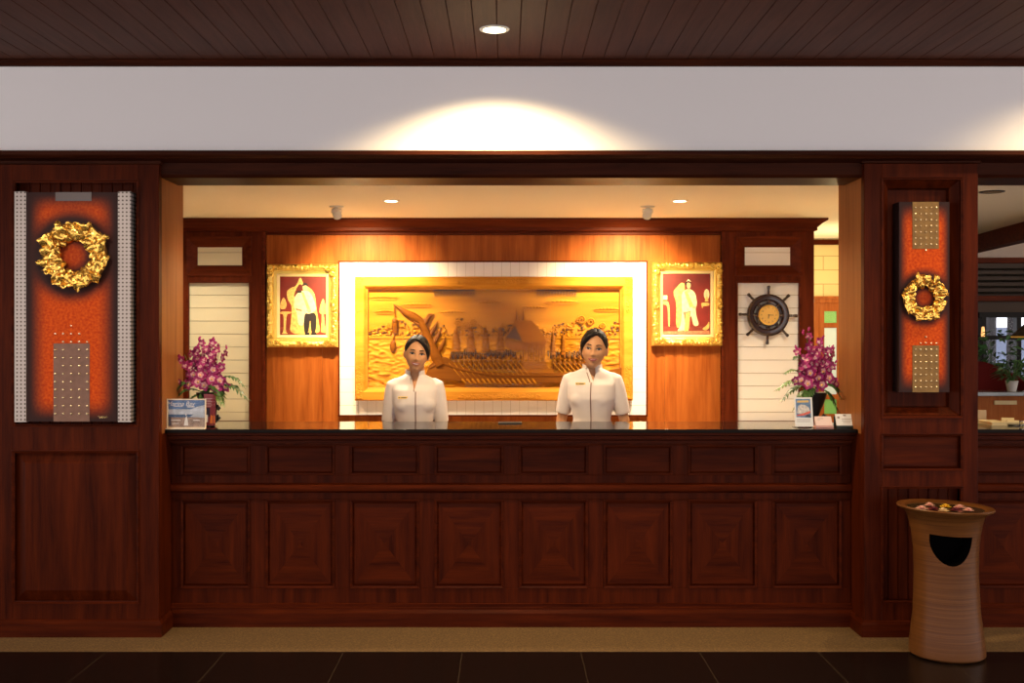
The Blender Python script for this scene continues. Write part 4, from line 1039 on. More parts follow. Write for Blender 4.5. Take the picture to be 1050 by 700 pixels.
lvL = [(-.03, .19, -1, .05, .15, .06, .35, 0), (-.02, .17, -.8, -.3, .13, .06, .5, 0), (.03, .2, .6, -.5, .10, .06, .3, 1), (.06, .25, 1, .35, .19, .045, .55, 0), (.05, .22, 1, .1, .21, .06, .5, 0), (-.01, .2, .1, -.6, .1, .06, .2, 0), (.0, .21, .5, .0, .12, .07, .3, 0), (-.05, .22, -.5, .1, .12, .07, .3, 0)]
arrangement(PX(213, cy), cy, 'magenta orchid arrangement standing at the left end of the long counter', 21, spL, bgL, lvL, False, 0)
spR = [(-.105, .44, 6), (-.075, .40, 6), (-.055, .52, 7), (-.03, .535, 7), (.0, .50, 7), (.035, .475, 7), (.065, .455, 6), (.095, .44, 6), (.085, .37, 5), (-.10, .34, 5)]
bgR = [(-.095, .255, 1), (-.055, .30, 1.05), (-.07, .24, 1.05), (.01, .235, 1.1), (-.03, .215, .9), (.05, .27, .95), (.02, .31, 1), (.08, .255, .9), (-.135, .25, .8), (-.01, .27, 1), (.095, .235, .6)]
lvR = [(-.07, .29, -1, .1, .13, .04, .1, 1), (-.06, .24, -1, .0, .19, .05, .25, 1), (-.05, .22, -1, -.18, .17, .05, .35, 0), (-.05, .20, -.6, -.5, .12, .05, .3, 1), (.04, .22, .8, -.2, .10, .05, .5, 0), (.03, .2, .4, -.4, .12, .05, .4, 0), (.0, .22, -.3, -.1, .12, .07, .3, 0), (.02, .22, .4, .0, .11, .06, .3, 0), (-.075, .36, -1, .25, .07, .03, .1, 0)]
arrangement(PX(838, cy) - .01, cy, 'magenta orchid arrangement in black horn vase at the right end of the counter', 33, spR, bgR, lvR, True, 0)

# ---- acrylic sign at the left end
def sign():
    D = 6.135; x0, x1, z0, z1 = PX(171.3, D), PX(211, D), ZT, PZ(409, D)
    root = thing('acrylic_sign_holder', ((x0 + x1) / 2, D, ZT), 'clear acrylic stand with a blue beach poster at the left end of counter', 'sign')
    MB().box(x0, x1, D + .004, D + .007, z0 + .004, z1).build('back_sheet', GLASS, root)
    MB().box(x0, x1, D - .004, D - .001, z0 + .004, z1).build('front_sheet', GLASS, root)
    MB().box(x0, x1, D - .03, D + .009, z0, z0 + .004).build('foot', plain('acrylic_edge', (.75, .62, .45), .1, spec=.7), root)
    m = MB(); e = .006; m.rect_sweep(x0 - .001, x1 + .001, z0 + .003, z1 + .001, [(0, D + .008), (0, D - .005), (.006, D - .005), (.006, D + .008)]); m.build('edge', plain('acrylic_rim', (.70, .55, .38), .15, spec=.7), root)
    a, b, c, d = x0 + .006, x1 - .006, z0 + .01, z1 - .006; H = d - c; W = b - a
    cols = [plain('poster_sand', (.30, .20, .15), .5, vary=.4, bscale=40), plain('poster_sky', (.11, .19, .38), .5, vary=.35, bscale=14), plain('poster_cloud', (.48, .50, .56), .5, vary=.3, bscale=25), plain('poster_sea', (.05, .10, .20), .5), plain('poster_white', (.75, .70, .66), .5), plain('poster_dark', (.06, .05, .07), .5)]
    m = MB(); y = D + .002; m.box(a, b, y, y + .001, c, d)
    def q(u0, u1, v0, v1, mi, k): m.cur = mi; m.quadz([(a + u0 * W, y - k, c + v0 * H), (a + u1 * W, y - k, c + v0 * H), (a + u1 * W, y - k, c + v1 * H), (a + u0 * W, y - k, c + v1 * H)])
    q(0, 1, .62, 1, 1, .0002); q(0, 1, .46, .66, 2, .0003); q(0, 1, .36, .47, 3, .0004); q(0, .08, .05, .38, 5, .0005)
    m.cur = 2; m.quadz([(a + u * W, y - .0005, c + v * H) for u, v in ((.60, .38), (1, .34), (1, .5), (.85, .54), (.72, .50))]); m.quadz([(a + u * W, y - .0004, c + v * H) for u, v in ((.62, .66), (1, .66), (1, .82), (.8, .76))])
    m.cur = 4; m.quadz([(a + u * W, y - .0006, c + v * H) for u, v in ((.43, .05), (.55, .05), (.53, .3), (.5, .42), (.46, .3))]); m.ball((a + .485 * W, y, c + .45 * H), (.004, .0012, .005), 8, 6)
    text_mesh(m, 'Marina Bay', a + .34 * W, y - .0007, c + .86 * H, .034, .0003, shear=.25)
    for u0, u1, v, h in ((.15, .40, .765, .02), (.52, .72, .735, .035), (.08, .34, .235, .03), (.68, .86, .235, .03), (.1, .3, .12, .02)): q(u0, u1, v, v + h, 4, .0006)
    m.build('poster', cols, root)
sign()
def brochures():
    D = 6.285; x0 = PX(209.5, D); w = .052
    cols = [plain('brochure_maroon', (.22, .03, .045), .4), plain('brochure_dark', (.03, .02, .04), .4), plain('brochure_orange', (.75, .20, .04), .4), plain('brochure_pale', (.55, .38, .40), .4), PAPER]
    root = thing('brochure_holder', (x0 + w / 2, D, ZT), 'upright stack of maroon brochures in a holder behind the beach poster', 'brochures')
    m = MB(); m.box(x0 - .002, x0 + w + .016, D - .014, D + .03, ZT, ZT + .006); m.box(x0 - .002, x0 + w + .016, D - .014, D - .011, ZT, ZT + .03); m.box(x0 - .002, x0 + w + .016, D + .025, D + .03, ZT, ZT + .1); m.build('holder', GLASS, root)
    for k, (o, h) in enumerate(((0, .176), (.008, .168))):
        y = D - .008 + k * .014; m = MB(); xa_, xb_ = x0 + o, x0 + o + w; z = ZT + .006
        m.box(xa_, xb_, y, y + .006, z, z + h); m.cur = 1
        m.quadz([(xa_ + .003, y - .0003, z + .05), (xb_ - .018, y - .0003, z + .05), (xb_ - .018, y - .0003, z + .10), (xa_ + .003, y - .0003, z + .10)]); m.cur = 2
        m.quadz([(xb_ - .02, y - .0004, z + .012), (xb_ - .002, y - .0004, z + .012), (xb_ - .003, y - .0004, z + .055), (xb_ - .014, y - .0004, z + .06)]); m.cur = 3
        for i in range(6): m.quadz([(xa_ + .006, y - .0005, z + .105 + i * .009), (xb_ - .012 + .006 * (i % 2), y - .0005, z + .105 + i * .009), (xb_ - .012 + .006 * (i % 2), y - .0005, z + .108 + i * .009), (xa_ + .006, y - .0005, z + .108 + i * .009)])
        m.cur = 4; m.quadz([(xa_ + .002, y - .0005, z + .02), (xa_ + .022, y - .0005, z + .02), (xa_ + .022, y - .0005, z + .06), (xa_ + .002, y - .0005, z + .06)])
        m.build('brochure', cols, root)
brochures()
def tent_card():
    D = 6.22; x0, x1 = PX(815, D), PX(833.5, D); z1 = PZ(407.5, D); lean = .03
    root = thing('leaflet_stand', ((x0 + x1) / 2, D, ZT), 'white leaflet with a boat picture in an upright stand on counter', 'leaflet')
    cols = [PAPER, plain('leaflet_blue', (.13, .22, .36), .5, vary=.3, bscale=60), plain('leaflet_pale', (.62, .56, .50), .5, vary=.35, bscale=110), plain('leaflet_red', (.72, .13, .08), .5, vary=.3, bscale=80), plain('leaflet_yellow', (.72, .48, .15), .5), plain('leaflet_dark', (.05, .05, .07), .5), plain('leaflet_grey', (.45, .40, .38), .5)]
    m = MB(); H = z1 - ZT; W = x1 - x0
    def pt(u, v, k=0): return (x0 + u * W, D - .012 + lean * v - k, ZT + .006 + v * (H - .006))
    def q(mi, k, *uv): m.cur = mi; m.quadz([pt(u, v, k) for u, v in uv])
    m.cur = 0; m.add([pt(0, 0), pt(1, 0), pt(1, 1), pt(0, 1), tuple(Vector(pt(0, 0)) + Vector((0, .004, 0))), tuple(Vector(pt(1, 0)) + Vector((0, .004, 0))), tuple(Vector(pt(1, 1)) + Vector((0, .004, 0))), tuple(Vector(pt(0, 1)) + Vector((0, .004, 0)))], [(0, 1, 2, 3), (7, 6, 5, 4), (0, 4, 5, 1), (1, 5, 6, 2), (2, 6, 7, 3), (3, 7, 4, 0)])
    q(1, .0004, (.08, .32), (.90, .30), (.90, .95), (.08, .95)); q(4, .0006, (.16, .82), (.80, .83), (.80, .90), (.16, .89))
    q(2, .0007, (.12, .46), (.2, .7), (.35, .76), (.6, .74), (.78, .66), (.88, .5), (.5, .42)); q(3, .0009, (.12, .40), (.5, .46), (.88, .54), (.86, .46), (.5, .38), (.12, .36)); q(5, .0009, (.55, .33), (.88, .32), (.85, .40), (.7, .42))
    for v in (.20, .16, .24): q(6, .0004, (.1, v), (.85, v), (.85, v + .015), (.1, v + .015))
    m.build('leaflet', cols, root)
    m = MB(); m.box(x0 - .003, x1 + .003, D - .03, D + .05, ZT, ZT + .005); m.box(x0 - .003, x1 + .003, D + .022, D + .027, ZT + .005, ZT + H * .6); m.box(x0 - .003, x1 + .003, D - .024, D - .021, ZT + .005, ZT + .018); m.build('stand', GLASS, root)
tent_card()
def card_holder(px0, px1, ptop, D, pap, hold, label, lines):
    x0, x1 = PX(px0, D), PX(px1, D); z1 = PZ(ptop, D)
    root = thing('card_holder', ((x0 + x1) / 2, D, ZT), label, 'card holder')
    m = MB(); m.loft([[(x0 - .004, D - .035, ZT), (x1 + .004, D - .035, ZT), (x1 + .004, D + .035, ZT), (x0 - .004, D + .035, ZT)], [(x0 - .003, D - .033, ZT + .012), (x1 + .003, D - .033, ZT + .012), (x1 + .003, D + .033, ZT + .016), (x0 - .003, D + .033, ZT + .016)]])
    m.box(x0 - .003, x1 + .003, D + .028, D + .033, ZT + .01, z1 - .012); m.build('tray', hold, root, bevel=.002)
    m = MB(); H = z1 - ZT - .013
    for k in range(1):
        y = D - .022; m.loft([[(x0, y, ZT + .013), (x1, y, ZT + .013), (x1, y + .012, ZT + .013), (x0, y + .012, ZT + .013)], [(x0, y + .03, ZT + .013 + H), (x1, y + .03, ZT + .013 + H), (x1, y + .042, ZT + .013 + H), (x0, y + .042, ZT + .013 + H)]])
    m.cur = 1
    for (u0, u1, v0, v1) in lines:
        W = x1 - x0
        def pt(u, v): return (x0 + u * W, D - .0225 + .03 * v, ZT + .013 + v * H)
        m.quadz([pt(u0, v0), pt(u1, v0), pt(u1, v1), pt(u0, v1)])
    m.build('cards', [pap, plain('card_print', (.36, .30, .26), .5)], root)
card_holder(835.5, 852.5, 427, 6.22, PAPER_P, plain('pink_acrylic', (.62, .34, .30), .2), 'pink card holder with cards, next to the white leaflet', [(.12, .5, .75, .80), (.12, .3, .62, .66)])
card_holder(857, 876, 424.5, 6.22, PAPER, plain('green_black_tray', (.02, .028, .022), .3), 'black card tray with white cards at the far right of the counter', [(.4, .55, .82, .95), (.3, .85, .55, .60), (.3, .85, .40, .44), (.35, .75, .25, .29), (.08, .2, .6, .8)])
D = 6.19
o = MB().lathe([(.013, 0), (.013, .004), (.012, .010), (.008, .016), (.001, .018)], (PX(879.5, D), D, ZT), 16).build('tray_glint', plain('chrome', (.85, .82, .78), .12, 1), smooth=50)  # chrome dome added to make the highlight by the card tray
tag(o, 'tiny chrome dome added for the glint beside the black card tray', 'glint')
D = 6.52
o = MB().box(PX(511, D), PX(535, D), D - .05, D + .05, ZT, ZT + .006).build('slim_folder', plain('folder_black', (.010, .006, .005), .5), bevel=.002)
tag(o, 'thin black folder lying flat on the middle of the counter', 'folder')
# ---- papers on the side counter
D = 6.45
def stack(x0, x1, y0, y1, z, h, mat, name, label, cat):
    m = MB()
    for k in range(3): m.box(x0 + .004 * (k % 2), x1 - .006 * (k == 1), y0, y1, z + k * h / 3, z + (k + 1) * h / 3 - .0006)
    return tag(m.build(name, mat, bevel=.001), label, cat)
stack(PX(1003.5, D) + .02, PX(1024, D), D - .12, D + .06, ZT, .022, PAPER_C, 'paper_stack', 'flat pile of cream papers on the side counter by the pillar', 'papers')
m = MB(); m.tube([(PX(1022, D) + .005, D - .05, ZT + .021), (PX(1034, D), D - .07, ZT + .021)], [.021, .021], 14); m.tube([(PX(1022, D) + .02, D - .09, ZT + .016), (PX(1036, D), D - .11, ZT + .016)], .014, 12)
tag(m.build('rolled_newspaper', PAPER_C, smooth=50), 'rolled cream newspaper lying next to the flat papers on side counter', 'newspaper')
m = MB(); b0 = Vector((PX(1006, D) + .02, D + .09, ZT)); m.box(b0.x, b0.x + .05, b0.y, b0.y + .012, ZT, ZT + .075)
tag(m.build('small_booklet', plain('booklet', (.40, .27, .14), .6), bevel=.002), 'small brown upright booklet behind the cream papers', 'booklet')
m = MB(); xa_ = PX(1041, D); m.tube([(xa_, D - .08, ZT + .012), (xa_ + .12, D - .02, ZT + .014)], [.011, .012], 10)
tag(m.build('rolled_leaflet', PAPER_C, smooth=50), 'thin rolled leaflet at the right edge of the side counter', 'leaflet')
# ================================================================== RESTAURANT SEEN PAST THE PILLAR
DR = 10.6
RX0 = 3.3
wr = sthing('wall_restaurant', (6, DR, 0))
zw0, zw1 = PZ(392, DR), PZ(320, DR)
mb = MB(); mb.box(RX0, 8.5, DR, DR + .12, 0, zw0); mb.box(RX0, 8.5, DR, DR + .12, zw1, ZCB); mb.box(RX0, PX(1003, DR), DR, DR + .12, zw0, zw1); mb.box(7.4, 8.5, DR, DR + .12, zw0, zw1)
mb.build('plaster', plain('dark_brown_plaster', (.06, .035, .022), .7), wr)
MB().box(RX0, 8.5, DR - .02, DR, PZ(266, DR), ZCB).build('pale_band', plain('pale_band', (.55, .44, .36), .7), wr)
mb = MB(); mb.box(RX0, 8.5, DR - .07, DR, PZ(270, DR), PZ(264.5, DR)); mb.box(RX0, 8.5, DR - .10, DR, PZ(309, DR), PZ(303.5, DR)); mb.build('rail_boards', W_BH, wr, bevel=.004)
mb = MB()
for i in range(5):
    z = PZ(274 + i * 6, DR); mb.add([(RX0, DR - .05, z - .035), (8.5, DR - .05, z - .02), (8.5, DR - .01, z), (RX0, DR - .01, z - .012)], [(0, 1, 2, 3)])
mb.build('louvres', plain('louvre_grey', (.030, .024, .018), .5, spec=.2), wr)
GLASS_T = glass('tinted_glass', tint=(.9, .93, .97))
w1 = sthing('window_1', (6, DR, zw0))
mb = MB()
fr = [PX(1003, DR), PX(1008.5, DR), PX(1044.5, DR), PX(1068, DR), PX(1092, DR), 7.4]
for i, x in enumerate(fr): mb.box(x - .022, x + .022, DR - .01, DR + .06, zw0, zw1)
mb.box(fr[0], 7.4, DR - .03, DR + .09, zw0, zw0 + .05); mb.box(fr[0], 7.4, DR - .03, DR + .09, zw1 - .05, zw1); mb.box(fr[0], 7.4, DR - .02, DR + .08, PZ(346, DR) - .02, PZ(346, DR) + .02)
mb.build('window_frame', plain('window_black', (.008, .006, .006), .5, spec=.15), w1)
for i in range(len(fr) - 1):
    MB().box(fr[i] + .022, fr[i + 1] - .022, DR + .03, DR + .036, zw0 + .05, zw1 - .05).build('pane', GLASS_T, w1)
struct(MB().box(8.4, 8.5, 6.9, DR, 0, ZCB).build('wall_right', plain('right_paint', (.3, .18, .1), .7)))
# diagonal beam on the restaurant ceiling
m = MB(); a = Vector((4.30, 10.49, 0)); b = Vector((3.95, 6.9, 0)); n_ = Vector((-(b - a).y, (b - a).x, 0)).normalized() * .06
m.loft([[tuple(p + n_ * s_ + Vector((0, 0, z))) for s_, z in ((-1, ZCB - .14), (1, ZCB - .14), (1, ZCB), (-1, ZCB))] for p in (a, b)])
struct(m.build('trim_2', W_BH))
downlight(PX(1017, 6.95) , 6.95, ZCB, .075, 'unlit dark round ceiling fitting right of the wreath pillar', lit=False)
# low partition with a shiny ledge
wp = sthing('wall_partition', (5.2, 8.1, 0))
MB().box(RX0, 7.5, 8.05, 8.18, 0, PZ(406, 8.05)).build('partition_boards', W_DOOR, wp)
MB().box(RX0, 7.5, 7.98, 8.26, PZ(406, 8.0), PZ(406, 8.0) + .03).build('ledge', plain('ledge_stone', (.10, .11, .12), .08, spec=.9, vary=.6, bscale=6), wp, bevel=.004)
m = MB().box(PX(1022, 8.0), PX(1045, 8.0), 8.035, 8.05, PZ(415, 8.0), PZ(411, 8.0)); tag(m.build('paper_strip', PAPER_C), 'narrow cream paper strip on the orange wood partition', 'paper')
# potted plants
def bush(name, x, y, z0, h, rad, pot_h, label, seed, n, potmat, lmat, leaf=.09):
    rnd = random.Random(seed); root = thing(name, (x, y, z0), label, 'plant')
    m = MB(); m.lathe([(rad * .3, 0), (rad * .45, pot_h), (rad * .40, pot_h), (rad * .36, pot_h * .9)], (x, y, z0), 20); m.build('pot', potmat, root, smooth=40)
    m = MB()
    for i in range(9):
        a = rnd.uniform(0, 6.28); m.tube([(x, y, z0 + pot_h * .8), (x + rad * .4 * math.cos(a), y + rad * .4 * math.sin(a), z0 + h * .55), (x + rad * .8 * math.cos(a), y + rad * .8 * math.sin(a), z0 + h * rnd.uniform(.7, .95))], [.008, .005, .002], 5)
    m.build('stems', LEAF, root)
    m = MB()
    for i in range(n):
        a = rnd.uniform(0, 6.28); r = rad * math.sqrt(rnd.random()); zz = z0 + pot_h + (h - pot_h) * (.12 + .88 * rnd.random() * (1 - .35 * (r / rad) ** 2))
        c = Vector((x + r * math.cos(a), y + r * math.sin(a), zz)); d = Vector((math.cos(a), math.sin(a), rnd.uniform(-.6, .8))).normalized(); e = d.cross(Vector((rnd.uniform(-1, 1), rnd.uniform(-1, 1), 1))).normalized(); L_ = leaf * rnd.uniform(.7, 1.4)
        m.add([c, c + d * L_ * .5 + e * L_ * .2, c + d * L_ + Vector((0, 0, -.2 * L_)), c + d * L_ * .5 - e * L_ * .2], [(0, 1, 2, 3)])
    m.build('foliage', lmat, root)
LEAF_D = plain('leaf_dark', (.035, .10, .03), .4, vary=.4, bscale=8)
bush('potted_plant', PX(1023, 9.75), 9.75, 0, PZ(333, 9.75), .23, .45, 'big leafy green plant in front of the restaurant window', 3, 420, BLACK_METAL, LEAF_D, .10)
bush('potted_plant', PX(1037.5, 8.12), 8.12, PZ(406, 8.0) + .03, .24, .10, .075, 'small green plant in a grey pot on the partition ledge', 5, 130, plain('grey_pot', (.5, .48, .46), .4), LEAF_D, .05)
# palms outside the window
def palm(x, y, rt, label, seed):
    rnd = random.Random(seed); root = thing('palm_tree', (x, y, -.5), label, 'tree')
    m = MB(); m.tube([(x, y, -.5), (x + .05, y, 1.5), (x + .1, y, 4.8)], [rt * 1.25, rt, rt * .8], 10); m.build('trunk', plain('palm_bark', (.020, .015, .016), .8, bump=.5), root, smooth=60)
    m = MB()
    for i in range(11):
        a = i * .571 + rnd.random() * .3; d = Vector((math.cos(a), math.sin(a), 0)); s_ = Vector((-d.y, d.x, 0)); c = Vector((x + .1, y, 4.8)); pr_ = []
        for k in range(7):
            t = k / 6; p = c + d * 1.7 * t + Vector((0, 0, .6 * t - 1.6 * t * t)); w = .28 * math.sin(PI * (.1 + .88 * t)); pr_ += [p - s_ * w - Vector((0, 0, w * .5)), p, p + s_ * w - Vector((0, 0, w * .5))]
        m.add(pr_, [(k * 3 + j, k * 3 + j + 1, k * 3 + j + 4, k * 3 + j + 3) for k in range(6) for j in range(2)])
    m.build('fronds', LEAF, root)
palm(PX(1017.5, 15.5) - .08, 15.5, .078, 'dark palm trunk outside the restaurant window, nearer the pillar', 1); palm(PX(1037.7, 20.5) - .08, 20.5, .062, 'dark palm trunk outside the restaurant window, farther from the pillar', 2)
struct(MB().box(2, 18, 12, 30, -.6, -.5).build('ground_outside', plain('outside_ground', (.12, .13, .12), .8)))
sea = struct(MB().box(2, 18, 24, 24.2, -.5, 1.75).build('wall_outside', plain('grey_blue_wall', (.20, .23, .33), .7)))
# red chairs
RED = plain('red_velvet', (.075, .004, .004), .8, spec=.1)
def tub_chair(x, y, rz, label):
    root = thing('tub_chair', (x, y, 0), label, 'chair')
    m = MB(); prof = []
    rings = []
    for i in range(17):
        a = PI * (.0 + i / 16) ; ca, sa = math.cos(a), math.sin(a); top = 1.40 - .16 * abs(ca) ** 2
        rings.append([(x + ca * r_, y + sa * r_ * .9, z) for r_, z in ((.33, .35), (.35, top - .03), (.33, top), (.28, top), (.26, top - .04), (.25, .35))])
    m.loft(rings, cap=True); m.build('backrest', RED, root, smooth=50)
    m = MB(); m.box(x - .27, x + .27, y - .3, y + .22, .36, .48); m.build('seat', RED, root, bevel=.03)
    for sx in (-1, 1):
        for sy in (-1, 1):
            m = MB(); m.tube([(x + sx * .22, y + sy * .2, .37), (x + sx * .25, y + sy * .22, 0)], [.025, .018], 8); m.build('leg', BLACK_METAL, root, smooth=50)
    return root
tub_chair(PX(1016, 8.75), 8.75, 0, 'dark red high-backed chair behind the partition, nearer the pillar'); tub_chair(PX(1016, 8.75) + .78, 8.8, 0, 'dark red high-backed chair behind the partition, farther from the pillar')
# hanging lamp and wall lamp
x, y = PX(1058, 8.75), 8.75
root = thing('pendant_lamp', (x, y, ZCB), 'dark pendant lamp with golden inside hanging in the restaurant', 'lamp')
zb = PZ(346, y); m = MB(); m.tube([(x, y, ZCB), (x, y, zb + .115)], .004, 6); m.build('cord', BLACK_METAL, root)
m = MB(); m.lathe([(.02, .12), (.05, .11), (.145, .02), (.15, .01), (.14, .01), (.04, .1)], (x, y, zb), 24, cap=False); m.build('lamp_shade', plain('shade_dark', (.03, .02, .012), .5), root, smooth=50)
m = MB(); m.lathe([(.15, 0), (.15, .010), (.138, .011), (.138, 0)], (x, y, zb), 24, cap=False); m.build('shade_rim', plain('shade_gold', (.6, .33, .06), .4, emit=(.8, .4, .06), es=.25), root, smooth=50)
x, y = PX(1008, 10.15), 10.15
root = thing('table_lamp', (x, y, 0), 'small glowing amber lamp beside the pillar in the restaurant', 'lamp')
zl = PZ(345, y); m = MB(); m.lathe([(.14, 0), (.14, .03), (.02, .05), (.018, zl)], (x, y, 0), 16); m.build('stand', BLACK_METAL, root, smooth=50)
m = MB(); m.lathe([(.015, 0), (.017, .02), (.012, .085), (.006, .09)], (x, y, zl), 16); m.build('lamp_shade', plain('amber_shade', (.9, .6, .3), .5, emit=(1, .5, .15), es=1.2), root, smooth=50)

# ================================================================== THE TWO RECEPTIONISTS
SKIN = plain('skin', (.47, .225, .105), .5, sss=.1, spec=.3)
HAIR = plain('black_hair', (.012, .007, .005), .55, spec=.22, bump=.4, bscale=70)
BLOUSE = plain('white_blouse', (.60, .51, .47), .8)
SKIRT = plain('dark_skirt', (.03, .02, .025), .7)
EYE_W = plain('eye_white', (.55, .50, .46), .3)
EYE_D = plain('eye_dark', (.012, .007, .005), .2)
LIP = plain('lips', (.25, .036, .030), .5)
TEETH = plain('teeth', (.85, .80, .74), .3)
TAG_G = plain('name_tag_gold', (.72, .44, .12), .3, .7)
SHOE = plain('black_shoe', (.015, .012, .012), .3)
def head_pts(nu=96, nv=72, infl=0.0):
    def g(x, z, x0, z0, sx, sz): return math.exp(-((x - x0) / sx) ** 2 - ((z - z0) / sz) ** 2)
    def f(az, ph, inf=0.0):
        x, y, z = math.cos(ph) * math.sin(az), -math.cos(ph) * math.cos(az), math.sin(ph)
        X, Y, Z = .074 * x, .094 * y, .113 * z
        t = max(0, min(1, (-z - .05) / .95))
        X *= 1 - .30 * t ** 1.15
        if z > .3: X *= 1 + .03 * (z - .3)
        Y -= .040 * t ** 1.3
        if y > 0: Y *= 1.06
        fr = max(0, min(1, (-y - .25) / .35))
        if fr > 0 and not inf:
            d = 0
            for s_ in (-1, 1):
                d += -.004 * g(X, Z, s_ * .030, .026, .020, .009) + .010 * g(X, Z, s_ * .031, .004, .015, .010)
                d += -.008 * g(X, Z, s_ * .012, -.034, .008, .007) - .006 * g(X, Z, s_ * .038, -.028, .018, .018)
                d += .004 * g(X, Z, s_ * .030, -.055, .012, .014)
            d += -.010 * g(X, Z, 0, -.008, .008, .022) - .021 * g(X, Z, 0, -.030, .011, .013)
            d += -.008 * g(X, Z, 0, -.062, .024, .013) - .007 * g(X, Z, 0, -.097, .018, .013) + .004 * g(X, Z, 0, -.080, .02, .006)
            Y += d * fr
        n = Vector((x / .074, y / .094, z / .113)).normalized()
        return Vector((X, Y, Z)) + n * inf
    return f
HF = head_pts()
def receptionist(name_loc, hz, hs, body_yaw, head_yaw, roll, hx, label, sh_z, sweep, smile, tagx, tagz, elbow_out, hem_z, vneck, seed, wf=1.0):
    """built facing -y about a local origin at the feet; hz = head centre height, hs = head scale"""
    root = thing('person', name_loc, label, 'person')
    org = Vector(name_loc)
    R = Matrix.Rotation(body_yaw, 3, 'Z')
    def B(p): return org + R @ Vector(p)
    RH = Matrix.Rotation(head_yaw, 3, 'Z') @ Matrix.Rotation(roll, 3, 'Y')
    hc = org + Vector((hx, -.018, hz))
    def H(p): return hc + RH @ (Vector(p) * hs)
    k = sh_z / 1.335
    # --- body: one surface
    m = MB()
    nu_, nv_ = 96, 72
    m.loft([[H(HF(2 * PI * j / nu_, -PI / 2 + 1e-3 + (PI - 2e-3) * i / nv_)) for j in range(nu_)] for i in range(nv_ + 1)])
    for s_ in (-1, 1):
        m.ball(H((s_ * .074, .010, -.006)), (.012 * hs, .020 * hs, .030 * hs), 12, 8)
    m.capsule(B((0, .022, sh_z - .03)), hc + Vector((0, .018, -.07 * hs)), .052, .047, 18)
    def ring(w, d, z, yo=0, n=28, e=2.4):
        out = []
        for j in range(n):
            a = 2 * PI * j / n; c, s2 = math.cos(a), math.sin(a)
            out.append(B((wf * w * math.copysign(abs(c) ** (2 / e), c), yo + d * math.copysign(abs(s2) ** (2 / e), s2), z)))
        return out
    T = [(.150, .098, .80), (.152, .100, .88), (.125, .086, 1.0), (.115, .080, 1.06), (.128, .090, 1.14), (.140, .098, 1.20), (.146, .090, 1.26), (.150, .072, 1.305), (.125, .058, 1.335), (.065, .050, 1.365)]
    m.loft([ring(w - .014, d - .014, z * k, .012 if z > 1.28 else 0) for w, d, z in T])
    arms = []
    for s_ in (-1, 1):
        sh = (s_ * .146 * wf, .012, sh_z - .040); el = (s_ * (.172 * wf + elbow_out), .035, 1.06 * k); wr = (s_ * (.178 * wf + elbow_out), -.02, .845 * k)
        arms.append((sh, el, wr))
        m.capsule(B((sh[0] - s_ * .012, sh[1], sh[2] - .02)), B(el), .034, .032, 16); m.capsule(B(el), B(wr), .033, .022, 16)
        hb = Vector(wr) + Vector((0, -.004, -.012)); dn = Vector((s_ * -.03, -.12, -1)).normalized()
        m.capsule(B(hb), B(hb + dn * .06), .022, .024, 12); m.capsule(B(hb + Vector((0, .012, 0))), B(hb + dn * .06 + Vector((0, .014, 0))), .016, .018, 10)
        for q in range(4):
            b0 = hb + dn * .068 + Vector((0, -.024 + q * .0175, 0)); L_ = (.062, .070, .066, .052)[q]
            b1 = b0 + dn * L_ * .5 + Vector((-s_ * .006, 0, 0)); b2 = b1 + dn * L_ * .5 + Vector((-s_ * .014, 0, .002))
            m.capsule(B(b0), B(b1), .0085, .008, 8); m.capsule(B(b1), B(b2), .008, .0065, 8)
        t0 = hb + dn * .015 + Vector((-s_ * .008, -.024, 0)); t1 = t0 + Vector((-s_ * .010, -.026, -.028)); t2 = t1 + Vector((-s_ * .004, -.008, -.028))
        m.capsule(B(t0), B(t1), .011, .010, 8); m.capsule(B(t1), B(t2), .010, .007, 8)
        hp, kn, an = (s_ * .075, .0, .84), (s_ * .078, -.012, .46), (s_ * .078, .022, .085)
        m.capsule(B(hp), B(kn), .078, .050, 18); m.capsule(B(kn), B(an), .048, .032, 16)
        m.capsule(B((s_ * .078, .02, .06)), B((s_ * .088, -.13, .03)), .034, .028, 12)
    o = m.build('body', SKIN, root)
    bake(o, [('REMESH', dict(mode='VOXEL', voxel_size=.0042)), ('SMOOTH', dict(factor=.5, iterations=3))])
    for p in o.data.polygons: p.use_smooth = True
    bvh = BVHTree.FromPolygons([v.co for v in o.data.vertices], [tuple(p.vertices) for p in o.data.polygons])
    def face_pt(x, z, off=.0015):
        """point on the face surface under head-local (x, z)"""
        a = H((x, -.3, z)) - org; d = (RH @ Vector((0, 1, 0))).normalized()
        hit = bvh.ray_cast(a, d)[0]
        return (hit if hit is not None else H((x, -.09, z)) - org) - d * off * hs + org
    # eyes, brows, mouth
    for s_ in (-1, 1):
        m = MB(); cx_, cz_ = s_ * .0305, .003
        up = [(cx_ + .0145 * math.cos(a), cz_ + (.0050 if math.sin(a) > 0 else .0036) * math.sin(a) + s_ * .0012 * math.cos(a)) for a in [2 * PI * i / 16 for i in range(16)]]
        m.quadz([face_pt(x, z, .0012) for x, z in up]); eye = m.build('eye', EYE_W, root)
        m = MB(); m.quadz([face_pt(cx_ + .0072 * math.cos(a), cz_ + .0003 + .0050 * math.sin(a), .0022) for a in [2 * PI * i / 12 for i in range(12)]]); m.build('iris', EYE_D, eye)
        m = MB(); m.tube([face_pt(cx_ + .0165 * t, cz_ + .0060 * (1 - t * t) + .001 * s_ * t, .002) for t in [i / 5 - 1 for i in range(11)]], [.0020 + .0018 * (1 - abs(i / 5 - 1)) for i in range(11)], 6); m.build('lashes', EYE_D, eye)
